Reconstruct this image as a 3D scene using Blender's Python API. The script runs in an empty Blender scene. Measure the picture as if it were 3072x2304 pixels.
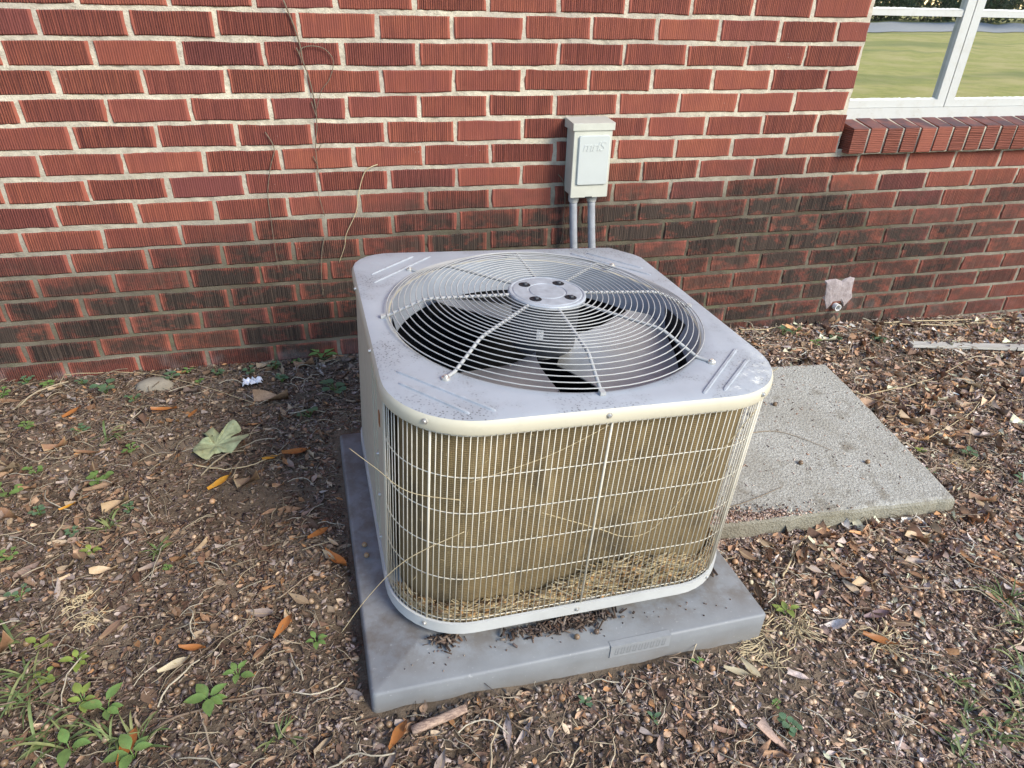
import bpy, math, random
import numpy as np
from mathutils import Matrix, Vector

random.seed(7)
RNG = np.random.default_rng(7)
scene = bpy.context.scene
COL = scene.collection

# ------------------------------------------------------------------ camera
cam_d = bpy.data.cameras.new("camera")
cam_d.sensor_width = 36.0
cam_d.lens = 36.0 * 2015.5 / 3072.0
cam_d.clip_start = 0.05
cam_d.clip_end = 1000.0
cam = bpy.data.objects.new("camera", cam_d)
COL.objects.link(cam)
CAM = Vector((0.9691, -2.0663, 1.1874))
_r = Vector((0.971657, -0.235423, 0.021442))
_u = Vector((0.100711, 0.494302, 0.863437))
_f = Vector((0.213871, 0.836804, -0.504001))
cam.matrix_world = Matrix(((_r.x, _u.x, -_f.x, CAM.x), (_r.y, _u.y, -_f.y, CAM.y),
                           (_r.z, _u.z, -_f.z, CAM.z), (0, 0, 0, 1)))
scene.camera = cam

# ------------------------------------------------------------------ sky and sun
SUN_ELEV = math.radians(34)
SUN_AZ = math.radians(142)       # compass bearing the light comes from, clockwise from +y
world = bpy.data.worlds.new("World")
scene.world = world
world.use_nodes = True
wn = world.node_tree
sky = wn.nodes.new("ShaderNodeTexSky")
sky.sky_type = 'NISHITA'
sky.sun_disc = False
sky.sun_elevation = SUN_ELEV
sky.sun_rotation = SUN_AZ
sky.air_density = 1.0
sky.dust_density = 0.6
sky.ozone_density = 1.6
bg = wn.nodes["Background"]
bg.inputs[1].default_value = 0.125
wn.links.new(sky.outputs[0], bg.inputs[0])

sun_d = bpy.data.lights.new("sun", 'SUN')
sun_d.energy = 1.5
sun_d.angle = math.radians(24)
sun_d.color = (1.0, 0.92, 0.77)
sun = bpy.data.objects.new("sun", sun_d)
COL.objects.link(sun)
sdir = Vector((math.sin(SUN_AZ) * math.cos(SUN_ELEV), math.cos(SUN_AZ) * math.cos(SUN_ELEV), math.sin(SUN_ELEV)))
sun.rotation_euler = sdir.to_track_quat('Z', 'Y').to_euler()
sun.location = sdir * 20

vs = scene.view_settings
vs.view_transform = 'Standard'
vs.look = 'None'
vs.exposure = 1.52
vs.gamma = 1.0
vs.use_curve_mapping = False

# ------------------------------------------------------------------ helpers
def tag(o, label=None, cat=None, group=None, kind=None):
    if label: o["label"] = label
    if cat: o["category"] = cat
    if group: o["group"] = group
    if kind: o["kind"] = kind
    return o

def empty(name, loc=(0, 0, 0), mat=None):
    o = bpy.data.objects.new(name, None)
    o.empty_display_size = 0.05
    COL.objects.link(o)
    if mat is not None: o.matrix_world = mat
    else: o.location = loc
    return o

def link(name, me, parent=None, loc=None):
    o = bpy.data.objects.new(name, me)
    COL.objects.link(o)
    if parent is not None: o.parent = parent
    if loc is not None: o.location = loc
    return o

class MB:
    def __init__(s):
        s.v = []; s.f = []; s.c = []; s.n = 0
    def add(s, verts, faces, col=None):
        b = s.n
        s.v.extend([tuple(p) for p in verts])
        s.f.extend([tuple(i + b for i in fc) for fc in faces])
        s.n += len(verts)
        if col is not None: s.c.extend([tuple(col)] * len(verts))
        return s
    def box(s, lo, hi, col=None):
        x0, y0, z0 = lo; x1, y1, z1 = hi
        vv = [(x0,y0,z0),(x1,y0,z0),(x1,y1,z0),(x0,y1,z0),(x0,y0,z1),(x1,y0,z1),(x1,y1,z1),(x0,y1,z1)]
        return s.add(vv, [(0,3,2,1),(4,5,6,7),(0,1,5,4),(1,2,6,5),(2,3,7,6),(3,0,4,7)], col)
    def tube(s, pts, r, n=6, closed=False, caps=True, col=None):
        pts = [Vector(p) for p in pts]
        m = len(pts)
        rad = r if isinstance(r, (list, tuple)) else [r] * m
        tang = []
        for i in range(m):
            if closed: t = pts[(i + 1) % m] - pts[(i - 1) % m]
            else: t = pts[min(i + 1, m - 1)] - pts[max(i - 1, 0)]
            tang.append(t.normalized() if t.length > 1e-9 else Vector((0, 0, 1)))
        a = Vector((0, 0, 1)) if abs(tang[0].z) < 0.9 else Vector((1, 0, 0))
        nrm = (a - tang[0] * a.dot(tang[0])).normalized()
        vv = []
        for i in range(m):
            nrm = nrm - tang[i] * nrm.dot(tang[i])
            nrm.normalize()
            bi = tang[i].cross(nrm)
            for k in range(n):
                an = 2 * math.pi * k / n
                vv.append(pts[i] + (nrm * math.cos(an) + bi * math.sin(an)) * rad[i])
        ff = []
        for i in range(m if closed else m - 1):
            j = (i + 1) % m
            for k in range(n):
                l = (k + 1) % n
                ff.append((i * n + k, i * n + l, j * n + l, j * n + k))
        if caps and not closed:
            ff.append(tuple(reversed(range(n))))
            ff.append(tuple(range((m - 1) * n, m * n)))
        return s.add(vv, ff, col)
    def lathe(s, prof, n=32, cx=0, cy=0, axis='z', col=None):
        vv = []; ff = []
        for (r, z) in prof:
            for k in range(n):
                a = 2 * math.pi * k / n
                p = (cx + r * math.cos(a), cy + r * math.sin(a), z)
                if axis == 'y': p = (cx + r * math.cos(a), z, cy + r * math.sin(a))
                vv.append(p)
        for i in range(len(prof) - 1):
            for k in range(n):
                l = (k + 1) % n
                q = (i * n + k, i * n + l, (i + 1) * n + l, (i + 1) * n + k)
                ff.append(q if axis == 'z' else q[::-1])
        return s.add(vv, ff, col)
    def loft(s, loops, cap0=False, cap1=False, col=None):
        n = len(loops[0]); vv = [p for l in loops for p in l]; ff = []
        for i in range(len(loops) - 1):
            for k in range(n):
                l = (k + 1) % n
                ff.append((i * n + k, i * n + l, (i + 1) * n + l, (i + 1) * n + k))
        if cap0: ff.append(tuple(reversed(range(n))))
        if cap1: ff.append(tuple(range((len(loops) - 1) * n, len(loops) * n)))
        return s.add(vv, ff, col)
    def mesh(s, name, mat=None, smooth=False):
        me = bpy.data.meshes.new(name)
        me.from_pydata(s.v, [], s.f)
        if s.c and len(s.c) == len(s.v):
            ca = me.color_attributes.new("tint", 'FLOAT_COLOR', 'POINT')
            ca.data.foreach_set("color", np.array([(a[0], a[1], a[2], 1.0) for a in s.c], dtype=np.float32).ravel())
        if mat is not None: me.materials.append(mat)
        if smooth:
            me.polygons.foreach_set("use_smooth", [True] * len(me.polygons))
            if smooth != True:
                me.set_sharp_from_angle(angle=math.radians(smooth))
        me.update()
        return me
    def build(s, name, mat=None, parent=None, loc=None, smooth=False):
        return link(name, s.mesh(name, mat, smooth), parent, loc)

def np_mesh(name, V, F, mat, tint=None, smooth=False):
    me = bpy.data.meshes.new(name)
    V = np.asarray(V, dtype=np.float32); F = np.asarray(F, dtype=np.int32)
    k = F.shape[1]
    me.vertices.add(len(V)); me.vertices.foreach_set("co", V.ravel())
    me.loops.add(F.size); me.loops.foreach_set("vertex_index", F.ravel())
    me.polygons.add(len(F))
    me.polygons.foreach_set("loop_start", np.arange(0, F.size, k, dtype=np.int32))
    me.polygons.foreach_set("loop_total", np.full(len(F), k, dtype=np.int32))
    if smooth: me.polygons.foreach_set("use_smooth", np.ones(len(F), dtype=bool))
    if tint is not None:
        ca = me.color_attributes.new("tint", 'FLOAT_COLOR', 'POINT')
        t4 = np.ones((len(V), 4), dtype=np.float32); t4[:, :3] = tint
        ca.data.foreach_set("color", t4.ravel())
    me.materials.append(mat)
    me.update(calc_edges=True)
    me.validate()
    return me

# numpy value noise -------------------------------------------------
_perm = np.random.default_rng(3).random((256, 256))
def vnoise(x, y):
    xi = np.floor(x).astype(int); yi = np.floor(y).astype(int)
    fx = x - xi; fy = y - yi
    fx = fx * fx * (3 - 2 * fx); fy = fy * fy * (3 - 2 * fy)
    a = _perm[xi & 255, yi & 255]; b = _perm[(xi + 1) & 255, yi & 255]
    c = _perm[xi & 255, (yi + 1) & 255]; d = _perm[(xi + 1) & 255, (yi + 1) & 255]
    return (a * (1 - fx) + b * fx) * (1 - fy) + (c * (1 - fx) + d * fx) * fy
def fbm(x, y, s, o=3):
    r = 0; a = 0.5; t = 0
    for i in range(o):
        r = r + a * vnoise(x * s + 17.3 * i, y * s + 5.1 * i); t += a; a *= .5; s *= 2.03
    return r / t

# node helpers ------------------------------------------------------
class NT:
    def __init__(s, name):
        s.m = bpy.data.materials.new(name); s.m.use_nodes = True
        s.t = s.m.node_tree; s.b = s.t.nodes["Principled BSDF"]
    def n(s, kind, **kw):
        nd = s.t.nodes.new("ShaderNode" + kind)
        for k, v in kw.items():
            if k.startswith("i_"):
                key = k[2:]
                key = int(key) if key.isdigit() else key.replace("_", " ")
                s.put(nd.inputs[key], v)
            else: setattr(nd, k, v)
        return nd
    def put(s, sock, v):
        if hasattr(v, "is_output"): s.t.links.new(v, sock)
        elif isinstance(v, (tuple, list)) and len(v) == 3 and sock.type == 'RGBA': sock.default_value = (*v, 1)
        else: sock.default_value = v
    def math(s, op, a, b=0.0, clamp=False):
        nd = s.n("Math", operation=op); nd.use_clamp = clamp
        s.put(nd.inputs[0], a); s.put(nd.inputs[1], b); return nd.outputs[0]
    def mix(s, fac, a, b, mode='MIX'):
        nd = s.n("Mix", data_type='RGBA', blend_type=mode)
        s.put(nd.inputs[0], fac); s.put(nd.inputs[6], a); s.put(nd.inputs[7], b); return nd.outputs[2]
    def rng(s, v, a, b, c=0.0, d=1.0, smooth=False):
        nd = s.n("MapRange"); nd.clamp = True
        if smooth: nd.interpolation_type = 'SMOOTHSTEP'
        s.put(nd.inputs[0], v)
        for i, q in enumerate((a, b, c, d)): nd.inputs[i + 1].default_value = q
        return nd.outputs[0]
    def noise(s, vec, scale, detail=3.0, rough=0.55, dist=0.0, out=0):
        nd = s.n("TexNoise"); s.put(nd.inputs["Vector"], vec)
        nd.inputs["Scale"].default_value = scale; nd.inputs["Detail"].default_value = detail
        nd.inputs["Roughness"].default_value = rough; nd.inputs["Distortion"].default_value = dist
        return nd.outputs[out]
    def vor(s, vec, scale, feature='F1', out=0, rand=1.0):
        nd = s.n("TexVoronoi", feature=feature); s.put(nd.inputs["Vector"], vec)
        nd.inputs["Scale"].default_value = scale; nd.inputs["Randomness"].default_value = rand
        return nd.outputs[out]
    def ramp(s, fac, stops):
        nd = s.n("ValToRGB"); e = nd.color_ramp.elements
        while len(e) < len(stops): e.new(0.5)
        for el, (p, c) in zip(e, stops):
            el.position = p; el.color = (*c, 1) if len(c) == 3 else c
        s.put(nd.inputs[0], fac); return nd.outputs[0]
    def vmul(s, v, k):
        nd = s.n("VectorMath", operation='MULTIPLY'); s.put(nd.inputs[0], v); nd.inputs[1].default_value = k
        return nd.outputs[0]
    def vadd(s, v, k):
        nd = s.n("VectorMath", operation='ADD'); s.put(nd.inputs[0], v); s.put(nd.inputs[1], k)
        return nd.outputs[0]
    def sep(s, v):
        nd = s.n("SeparateXYZ"); s.put(nd.inputs[0], v); return nd.outputs
    def obj(s): return s.n("TexCoord").outputs["Object"]
    def pos(s): return s.n("NewGeometry").outputs["Position"]
    def rand(s): return s.n("ObjectInfo").outputs["Random"]
    def bump(s, h, strength=1.0, dist=0.002, normal=None):
        nd = s.n("Bump"); s.put(nd.inputs["Height"], h)
        nd.inputs["Strength"].default_value = strength; nd.inputs["Distance"].default_value = dist
        if normal is not None: s.put(nd.inputs["Normal"], normal)
        return nd.outputs[0]
    def set(s, color=None, rough=None, metal=None, spec=None, normal=None, **kw):
        if color is not None: s.put(s.b.inputs["Base Color"], color)
        if rough is not None: s.put(s.b.inputs["Roughness"], rough)
        if metal is not None: s.put(s.b.inputs["Metallic"], metal)
        if spec is not None: s.put(s.b.inputs["Specular IOR Level"], spec)
        if normal is not None: s.put(s.b.inputs["Normal"], normal)
        return s.m

Z0 = 1.10            # lifts the survey frame so that the ground by the pad is near zero

# ------------------------------------------------------------------ materials
def wall_stain(m, P):
    """grey-black mildew band low on the wall, in world space"""
    x, y, z = m.sep(P)
    n1 = m.noise(P, 2.2, 3.0)
    zz = m.math('ADD', z, m.math('MULTIPLY', m.math('SUBTRACT', n1, 0.5), 0.34))
    zz = m.math('ADD', zz, m.rng(x, 0.2, 1.5, 0.11, 0.0))
    zz = m.math('SUBTRACT', zz, m.math('MULTIPLY', m.rng(x, 1.0, 1.8, 0.0, 0.05), m.rng(x, 2.3, 3.0, 1.0, 0.0)))
    up = m.rng(zz, 0.47, 0.72, 1.0, 0.0, True)
    lo = m.rng(zz, 0.20, 0.32, 0.18, 1.0, True)
    lo = m.math('MAXIMUM', lo, m.rng(x, 1.2, 2.0, 0.0, 0.9))
    right = m.rng(x, 2.8, 3.9, 1.0, 0.40, True)
    left = m.rng(x, -0.2, 1.4, 0.85, 1.0, True)
    a = m.math('MULTIPLY', up, lo)
    a = m.math('MULTIPLY', a, right)
    return m.math('MULTIPLY', a, left)

def mat_brick(name, axis=0, sill=False):
    m = NT(name)
    oc = m.obj(); P = m.pos(); rd = m.rand()
    xyz = m.sep(oc)
    u = xyz[axis]; v = xyz[2 if axis == 0 else 0]
    if sill: u = m.math('ADD', u, 0.041)
    # combed ridges: one-dimensional noise + bands across the face
    off = m.math('MULTIPLY', rd, 37.0)
    comb = m.n("CombineXYZ")
    m.put(comb.inputs[0], m.math('ADD', m.math('MULTIPLY', u, 260.0), off))
    m.put(comb.inputs[1], m.math('MULTIPLY', v, 3.0))
    m.put(comb.inputs[2], off)
    rn = m.noise(comb.outputs[0], 1.0, 2.0, 0.6)
    comb2 = m.n("CombineXYZ")
    m.put(comb2.inputs[0], m.math('ADD', m.math('MULTIPLY', u, 480.0), off))
    m.put(comb2.inputs[1], m.math('MULTIPLY', v, 16.0))
    m.put(comb2.inputs[2], off)
    rn2 = m.noise(comb2.outputs[0], 1.0, 3.0, 0.7)
    saw = m.math('SINE', m.math('ADD', m.math('MULTIPLY', u, 1040.0), m.math('MULTIPLY', rn, 7.0)))
    h = m.math('ADD', m.math('MULTIPLY', saw, 0.35), m.math('MULTIPLY', rn2, 0.9))
    rough_amt = m.rng(m.math('FRACT', m.math('MULTIPLY', rd, 7.31)), 0.0, 1.0, 0.25, 1.5)
    au = m.math('ABSOLUTE', u)
    half = 0.0955 if not sill else 0.05
    face = m.rng(au, half - 0.0095, half - 0.0065, 1.0, 0.12, True)
    pit = m.rng(m.vor(m.vadd(oc, m.n("CombineXYZ", i_0=off).outputs[0]), 170.0), 0.15, 0.55)
    pitted = m.rng(m.math('FRACT', m.math('MULTIPLY', rd, 53.1)), 0.85, 2.2)
    h = m.math('ADD', h, m.math('MULTIPLY', m.math('MULTIPLY', pit, pitted), 0.9))
    h = m.math('MULTIPLY', m.math('MULTIPLY', h, face), rough_amt)
    # colours
    base = m.ramp(m.math('FRACT', m.math('MULTIPLY', rd, 13.7)),
                  [(0.0, (0.255, 0.073, 0.047)), (0.35, (0.285, 0.082, 0.050)), (0.7, (0.325, 0.100, 0.058)),
                   (0.90, (0.27, 0.078, 0.052)), (0.97, (0.245, 0.072, 0.051)), (1.0, (0.19, 0.058, 0.049))])
    cl = m.noise(m.vadd(oc, m.n("CombineXYZ", i_0=off, i_1=off).outputs[0]), 14.0, 3.0)
    base = m.mix(m.rng(cl, 0.42, 0.72, 0.0, 0.45), base, (0.20, 0.058, 0.052))
    base = m.mix(m.rng(cl, 0.25, 0.42, 0.4, 0.0), base, (0.36, 0.125, 0.08))
    # groove shade painted in: colour darkens where the ridge relief dips
    groove = m.math('MULTIPLY', m.rng(m.math('ADD', m.math('ADD', m.math('MULTIPLY', saw, 0.40), rn2), m.math('MULTIPLY', m.math('MULTIPLY', m.math('SUBTRACT', pit, 0.6), pitted), 0.9)), 0.05, 0.95, 1.0, 0.0), m.rng(rough_amt, 0.25, 1.2, 0.55, 1.1))
    base = m.mix(m.math('MULTIPLY', m.math('MULTIPLY', groove, face), 0.88), base, (0.105, 0.032, 0.027))
    edge = m.rng(au, half - 0.0085, half - 0.006, 0.0, 0.45, True)
    base = m.mix(edge, base, (0.36, 0.11, 0.075))
    # specks of lime
    sp = m.vor(m.vadd(oc, m.n("CombineXYZ", i_0=off).outputs[0]), 90.0)
    spm = m.math('MULTIPLY', m.rng(sp, 0.08, 0.13, 1.0, 0.0), m.rng(m.noise(P, 7.0, 2.0), 0.62, 0.70, 0.0, 1.0))
    base = m.mix(m.math('MULTIPLY', spm, 0.7), base, (0.5, 0.42, 0.36))
    # mildew
    st = wall_stain(m, P)
    patch = m.noise(m.vadd(m.vmul(P, (1, 1, 1.6)), m.n("CombineXYZ", i_0=off).outputs[0]), 16.0, 4.0, 0.65)
    cu = m.rng(au, half - 0.022, half - 0.009, 1.0, 0.42, True)
    av = m.math('ABSOLUTE', v)
    cv = m.rng(av, 0.016, 0.0275, 1.0, 0.75, True)
    cu = m.math('MAXIMUM', cu, m.rng(m.sep(P)[0], 1.1, 1.9, 0.0, 0.85))
    fac = m.math('MULTIPLY', m.math('MULTIPLY', st, cu), cv)
    perb = m.rng(m.math('FRACT', m.math('MULTIPLY', rd, 29.3)), 0.0, 0.6, 0.62, 1.0)
    fac = m.math('MULTIPLY', m.math('MULTIPLY', fac, perb), m.rng(patch, 0.34, 0.54, 0.22, 1.0))
    base = m.mix(m.math('MULTIPLY', fac, 1.35, True), base, m.mix(m.rng(rn, .35, .65), (0.026, 0.019, 0.016), (0.080, 0.056, 0.043)))
    # white efflorescence near the ground, left
    x, y, z = m.sep(P)
    wh = m.math('MULTIPLY', m.rng(z, 0.14, 0.22, 1.0, 0.0, True), m.rng(m.noise(P, 9.0, 3.0), 0.50, 0.66, 0.0, 0.55))
    base = m.mix(m.math('MULTIPLY', wh, m.rng(x, 0.0, 1.2, 1.0, 0.25)), base, (0.33, 0.27, 0.25))
    if sill:
        base = m.mix(0.30, base, (0.36, 0.135, 0.085))
        top = m.sep(m.n("NewGeometry").outputs["True Normal"])[2]
        dk = m.math('MULTIPLY', m.rng(top, 0.6, 0.8), m.rng(m.noise(P, 20.0, 4.0), 0.3, 0.6, 0.5, 0.95))
        base = m.mix(dk, base, (0.07, 0.048, 0.055))
    nb = m.bump(h, 1.0, 0.0034)
    fine = m.noise(oc, 420.0, 3.0)
    nb = m.bump(fine, 0.35, 0.0012, nb)
    return m.set(base, 0.88, normal=nb, spec=0.25)

def mat_mortar():
    m = NT("mortar"); P = m.pos()
    n1 = m.noise(P, 60.0, 5.0, 0.7); n2 = m.noise(P, 5.0, 3.0); n3 = m.noise(P, 300.0, 2.0)
    c = m.mix(m.rng(n1, 0.3, 0.7), (0.47, 0.415, 0.315), (0.68, 0.615, 0.48))
    c = m.mix(m.rng(n2, 0.42, 0.66, 0.0, 0.6), c, (0.36, 0.31, 0.27))
    c = m.mix(m.rng(m.noise(P, 23.0, 4.0, 0.7), 0.50, 0.68, 0.0, 0.55), c, (0.24, 0.20, 0.16))
    c = m.mix(m.rng(n3, 0.62, 0.72, 0.0, 0.55), c, (0.16, 0.13, 0.10))
    x, y, z = m.sep(P)
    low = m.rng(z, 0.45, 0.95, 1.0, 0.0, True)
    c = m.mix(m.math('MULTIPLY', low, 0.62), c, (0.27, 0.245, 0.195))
    st = wall_stain(m, P)
    c = m.mix(m.math('MULTIPLY', st, m.rng(n2, 0.25, 0.55, 0.75, 1.0)), c, (0.085, 0.070, 0.050))
    moss = m.math('MULTIPLY', m.rng(z, 0.2, 0.75, 1.0, 0.0), m.rng(m.noise(P, 12.0, 3.0), 0.52, 0.65, 0.0, 0.5))
    c = m.mix(moss, c, (0.13, 0.14, 0.075))
    nb = m.bump(m.math('ADD', n1, m.math('MULTIPLY', n3, 0.6)), 0.9, 0.0035)
    return m.set(c, 0.95, normal=nb, spec=0.15)

def mat_soil():
    m = NT("soil_and_lawn"); P = m.pos(); x, y, z = m.sep(P)
    n1 = m.noise(P, 3.0, 4.0); n2 = m.noise(P, 40.0, 6.0, 0.7); n3 = m.noise(P, 220.0, 3.0, 0.7)
    c = m.mix(m.rng(n2, 0.35, 0.65), (0.052, 0.037, 0.025), (0.150, 0.110, 0.076))
    c = m.mix(m.rng(n1, 0.4, 0.65, 0.0, 0.6), c, (0.235, 0.178, 0.125))
    c = m.mix(m.rng(n3, 0.60, 0.72, 0.0, 0.6), c, (0.36, 0.29, 0.22))
    c = m.mix(m.rng(n3, 0.28, 0.40, 0.6, 0.0), c, (0.024, 0.017, 0.012))
    # mown lawn farther out
    ln = m.noise(P, 0.8, 5.0, 0.65); l2 = m.noise(m.vmul(P, (1, 1, 0.1)), 2.5, 8.0, 0.85)
    g = m.mix(m.rng(l2, 0.3, 0.7), (0.20, 0.195, 0.035), (0.47, 0.41, 0.10))
    g = m.mix(m.rng(ln, 0.45, 0.65, 0.0, 0.75), g, (0.52, 0.39, 0.16))
    g = m.mix(m.rng(m.noise(m.vmul(P, (0.25, 1, 1)), 0.25, 3.0), 0.52, 0.62, 0.0, 0.7), g, (0.13, 0.16, 0.03))  # stretched dark patches paint tree shadow across the lawn
    d = m.math('ADD', y, m.math('MULTIPLY', m.math('SUBTRACT', n1, 0.5), 1.6))
    c = m.mix(m.rng(d, -4.2, -3.2, 1.0, 0.0, True), c, g)
    nb = m.bump(m.math('ADD', n2, m.math('MULTIPLY', n3, 0.5)), 0.9, 0.008)
    return m.set(c, 0.95, normal=nb, spec=0.15)

def mat_tint(name, rough=0.8, trans=0.0, bump=0.0, spec=0.3):
    m = NT(name)
    a = m.n("Attribute"); a.attribute_name = "tint"
    n = m.noise(m.pos(), 160.0, 3.0)
    c = m.mix(m.rng(n, 0.3, 0.7, 0.0, 0.5), a.outputs["Color"], m.mix(0.75, a.outputs["Color"], (0.02, 0.014, 0.01)))
    m.set(c, rough, spec=spec)
    if bump: m.set(normal=m.bump(n, bump, 0.002))
    if trans:
        m.b.inputs["Subsurface Weight"].default_value = 0.0
    return m.m

def mat_random(name, stops, rough=0.6, vein=False, spec=0.35):
    m = NT(name)
    c = m.ramp(m.rand(), stops)
    oc = m.obj()
    n = m.noise(oc, 55.0, 4.0, 0.65)
    c = m.mix(m.rng(n, 0.38, 0.68, 0.0, 0.6), c, m.mix(0.55, c, (0.05, 0.026, 0.015)))
    if vein:
        x, y, z = m.sep(oc)
        mid = m.rng(m.math('ABSOLUTE', y), 0.0006, 0.0014, 0.5, 0.0)
        c = m.mix(mid, c, (0.45, 0.33, 0.18))
    m.set(c, rough, spec=spec, normal=m.bump(n, 0.4, 0.002))
    return m.m

def mat_paint(name, col, dirt=0.5, spots=True, rough=0.42):
    m = NT(name); oc = m.obj(); P = m.pos()
    n1 = m.noise(oc, 5.0, 4.0); n2 = m.noise(oc, 45.0, 4.0, 0.65)
    c = m.mix(m.rng(n1, 0.4, 0.7, 0.0, 0.30), col, tuple(q * 0.78 for q in col))
    c = m.mix(m.rng(n2, 0.55, 0.75, 0.0, 0.25 * dirt), c, (0.30, 0.27, 0.22))
    if spots:
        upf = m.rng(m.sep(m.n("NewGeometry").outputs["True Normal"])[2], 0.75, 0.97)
        c = m.mix(upf, c, m.mix(m.rng(n1, .35, .7), (0.385, 0.412, 0.440), (0.32, 0.343, 0.368)))       # blue-grey of skylight painted onto upward faces
        # clusters of tiny black mildew specks on upward faces
        up = m.rng(m.sep(m.n("NewGeometry").outputs["True Normal"])[2], 0.7, 0.9)
        vd = m.vor(oc, 190.0)
        wig = m.noise(oc, 500.0, 2.0)
        dot = m.rng(m.math('ADD', vd, m.math('MULTIPLY', wig, 0.25)), 0.40, 0.52, 1.0, 0.0)
        clus = m.rng(m.noise(oc, 6.0, 5.0, 0.7), 0.47, 0.66, 0.0, 1.0)
        keep = m.rng(m.vor(oc, 190.0, out=1), 0.35, 0.4, 0.0, 1.0)
        f = m.math('MULTIPLY', m.math('MULTIPLY', dot, clus), m.math('MULTIPLY', up, keep))
        c = m.mix(m.math('MULTIPLY', f, 0.9), c, (0.03, 0.028, 0.03))
        film = m.math('MULTIPLY', clus, m.math('MULTIPLY', up, 0.30))
        c = m.mix(film, c, (0.16, 0.155, 0.15))
    if spots:
        scr = m.rng(m.noise(m.vmul(oc, (3, 40, 1)), 9.0, 3.0, 0.7), 0.70, 0.74, 0.0, 0.35)
        c = m.mix(m.math('MULTIPLY', scr, up), c, (0.62, 0.63, 0.64))
    rr = m.rng(n2, 0.3, 0.7, rough - 0.06, rough + 0.14)
    return m.set(c, rr, spec=0.4, normal=m.bump(n2, 0.06, 0.002))

def mat_plain(name, col, rough=0.5, metal=0.0, noise=60.0, var=0.3, spec=0.4, bump=0.1):
    m = NT(name); oc = m.obj()
    n = m.noise(oc, noise, 4.0, 0.6)
    c = m.mix(m.rng(n, 0.35, 0.7, 0.0, var), col, tuple(q * 0.45 for q in col))
    return m.set(c, rough, metal, spec, m.bump(n, bump, 0.002))

M = {}
M['brick'] = mat_brick("brick_face")
M['sill_brick'] = mat_brick("sill_brick", axis=2, sill=True)
M['mortar'] = mat_mortar()
M['soil'] = mat_soil()
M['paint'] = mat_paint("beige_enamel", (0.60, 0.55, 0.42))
M['paint_side'] = mat_paint("beige_enamel_side", (0.52, 0.485, 0.385), spots=False)
M['paint_top'] = mat_plain("skylit_enamel", (0.385, 0.41, 0.435), 0.45, noise=45.0, var=0.5)  # same painted-in skylight blue-grey, for the ribs and fan hub
M['wire'] = mat_plain("grille_wire_coating", (0.66, 0.61, 0.50), 0.45, noise=30.0, var=0.25)
M['guard'] = mat_plain("guard_wire_coating", (0.41, 0.41, 0.395), 0.42, noise=40.0, var=0.25)
M['screw'] = mat_plain("zinc_screw", (0.60, 0.58, 0.53), 0.35, 0.6)
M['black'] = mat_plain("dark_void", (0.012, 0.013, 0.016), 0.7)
M['motor'] = mat_plain("motor_enamel", (0.05, 0.055, 0.065), 0.5)
M['alu'] = mat_plain("fan_aluminium", (0.42, 0.42, 0.405), 0.36, 0.45, noise=12.0, var=0.35)
M['white_tag'] = mat_plain("sticker_white", (0.6, 0.6, 0.58), 0.6)
M['pvc'] = mat_plain("white_pvc", (0.75, 0.74, 0.70), 0.45, var=0.2)
M['box'] = mat_plain("disconnect_paint", (0.54, 0.535, 0.455), 0.45, noise=22.0, var=0.22)
M['box_lid'] = mat_plain("disconnect_lid_paint", (0.50, 0.52, 0.49), 0.45, noise=9.0, var=0.10)
M['conduit'] = mat_plain("conduit_pvc", (0.33, 0.34, 0.36), 0.5, noise=40.0, var=0.45)
M['conduit_fit'] = mat_plain("conduit_fitting", (0.50, 0.49, 0.46), 0.5, var=0.4)
M['vine'] = mat_plain("dry_vine", (0.19, 0.145, 0.10), 0.85, noise=90.0, var=0.6)
M['straw'] = mat_plain("dry_straw", (0.55, 0.44, 0.26), 0.8, noise=70.0, var=0.4)
M['twig'] = mat_random("twig_bark", [(0, (0.10, 0.07, 0.05)), (0.5, (0.20, 0.145, 0.10)), (1, (0.34, 0.27, 0.19))], 0.85)
M['litter'] = mat_tint("litter_bits", 0.82, bump=0.3)
M['nut'] = mat_tint("acorn_shell", 0.42, spec=0.5)
M['leaf'] = mat_random("fallen_leaf", [(0, (0.115, 0.060, 0.035)), (0.25, (0.20, 0.105, 0.055)), (0.5, (0.30, 0.17, 0.085)),
                                       (0.7, (0.24, 0.15, 0.105)), (0.88, (0.38, 0.25, 0.13)), (1.0, (0.42, 0.32, 0.19))], 0.55, vein=True)
M['acorn_dark'] = mat_random("acorn_dark", [(0, (.09, .065, .055)), (1, (.19, .135, .10))], .4, spec=.5)
M['acorn_orange'] = mat_random("acorn_orange", [(0, (.40, .22, .11)), (1, (.55, .33, .18))], .4, spec=.5)
M['acorn'] = mat_random("acorn", [(0, (0.10, 0.065, 0.045)), (0.4, (0.21, 0.135, 0.075)), (0.75, (0.36, 0.225, 0.115)), (1, (0.42, 0.22, 0.13))], 0.4, spec=0.5)
def leafmat(name, a, b=None, rough=0.5):
    b = b or tuple(q * 0.6 for q in a)
    m = NT(name); oc = m.obj(); n = m.noise(oc, 60.0, 4.0, 0.6)
    c = m.mix(m.rng(n, 0.35, 0.7), a, b)
    c = m.mix(m.rng(m.noise(m.pos(), 90.0, 3.0, 0.7), 0.60, 0.68, 0.0, 0.6), c, (0.26, 0.20, 0.07))
    c = m.mix(m.rng(m.math('FRACT', m.math('MULTIPLY', m.rand(), 9.7)), 0.0, 1.0, 0.0, 0.45), c, m.mix(0.5, b, (0.10, 0.085, 0.04)))
    m.set(c, rough, spec=0.35, normal=m.bump(n, 0.3, 0.002))
    return m.m
def tone_ramp(c): return [(0, tuple(q * .7 for q in c)), (.5, c), (1, tuple(min(1, q * 1.35) for q in c))]
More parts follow.
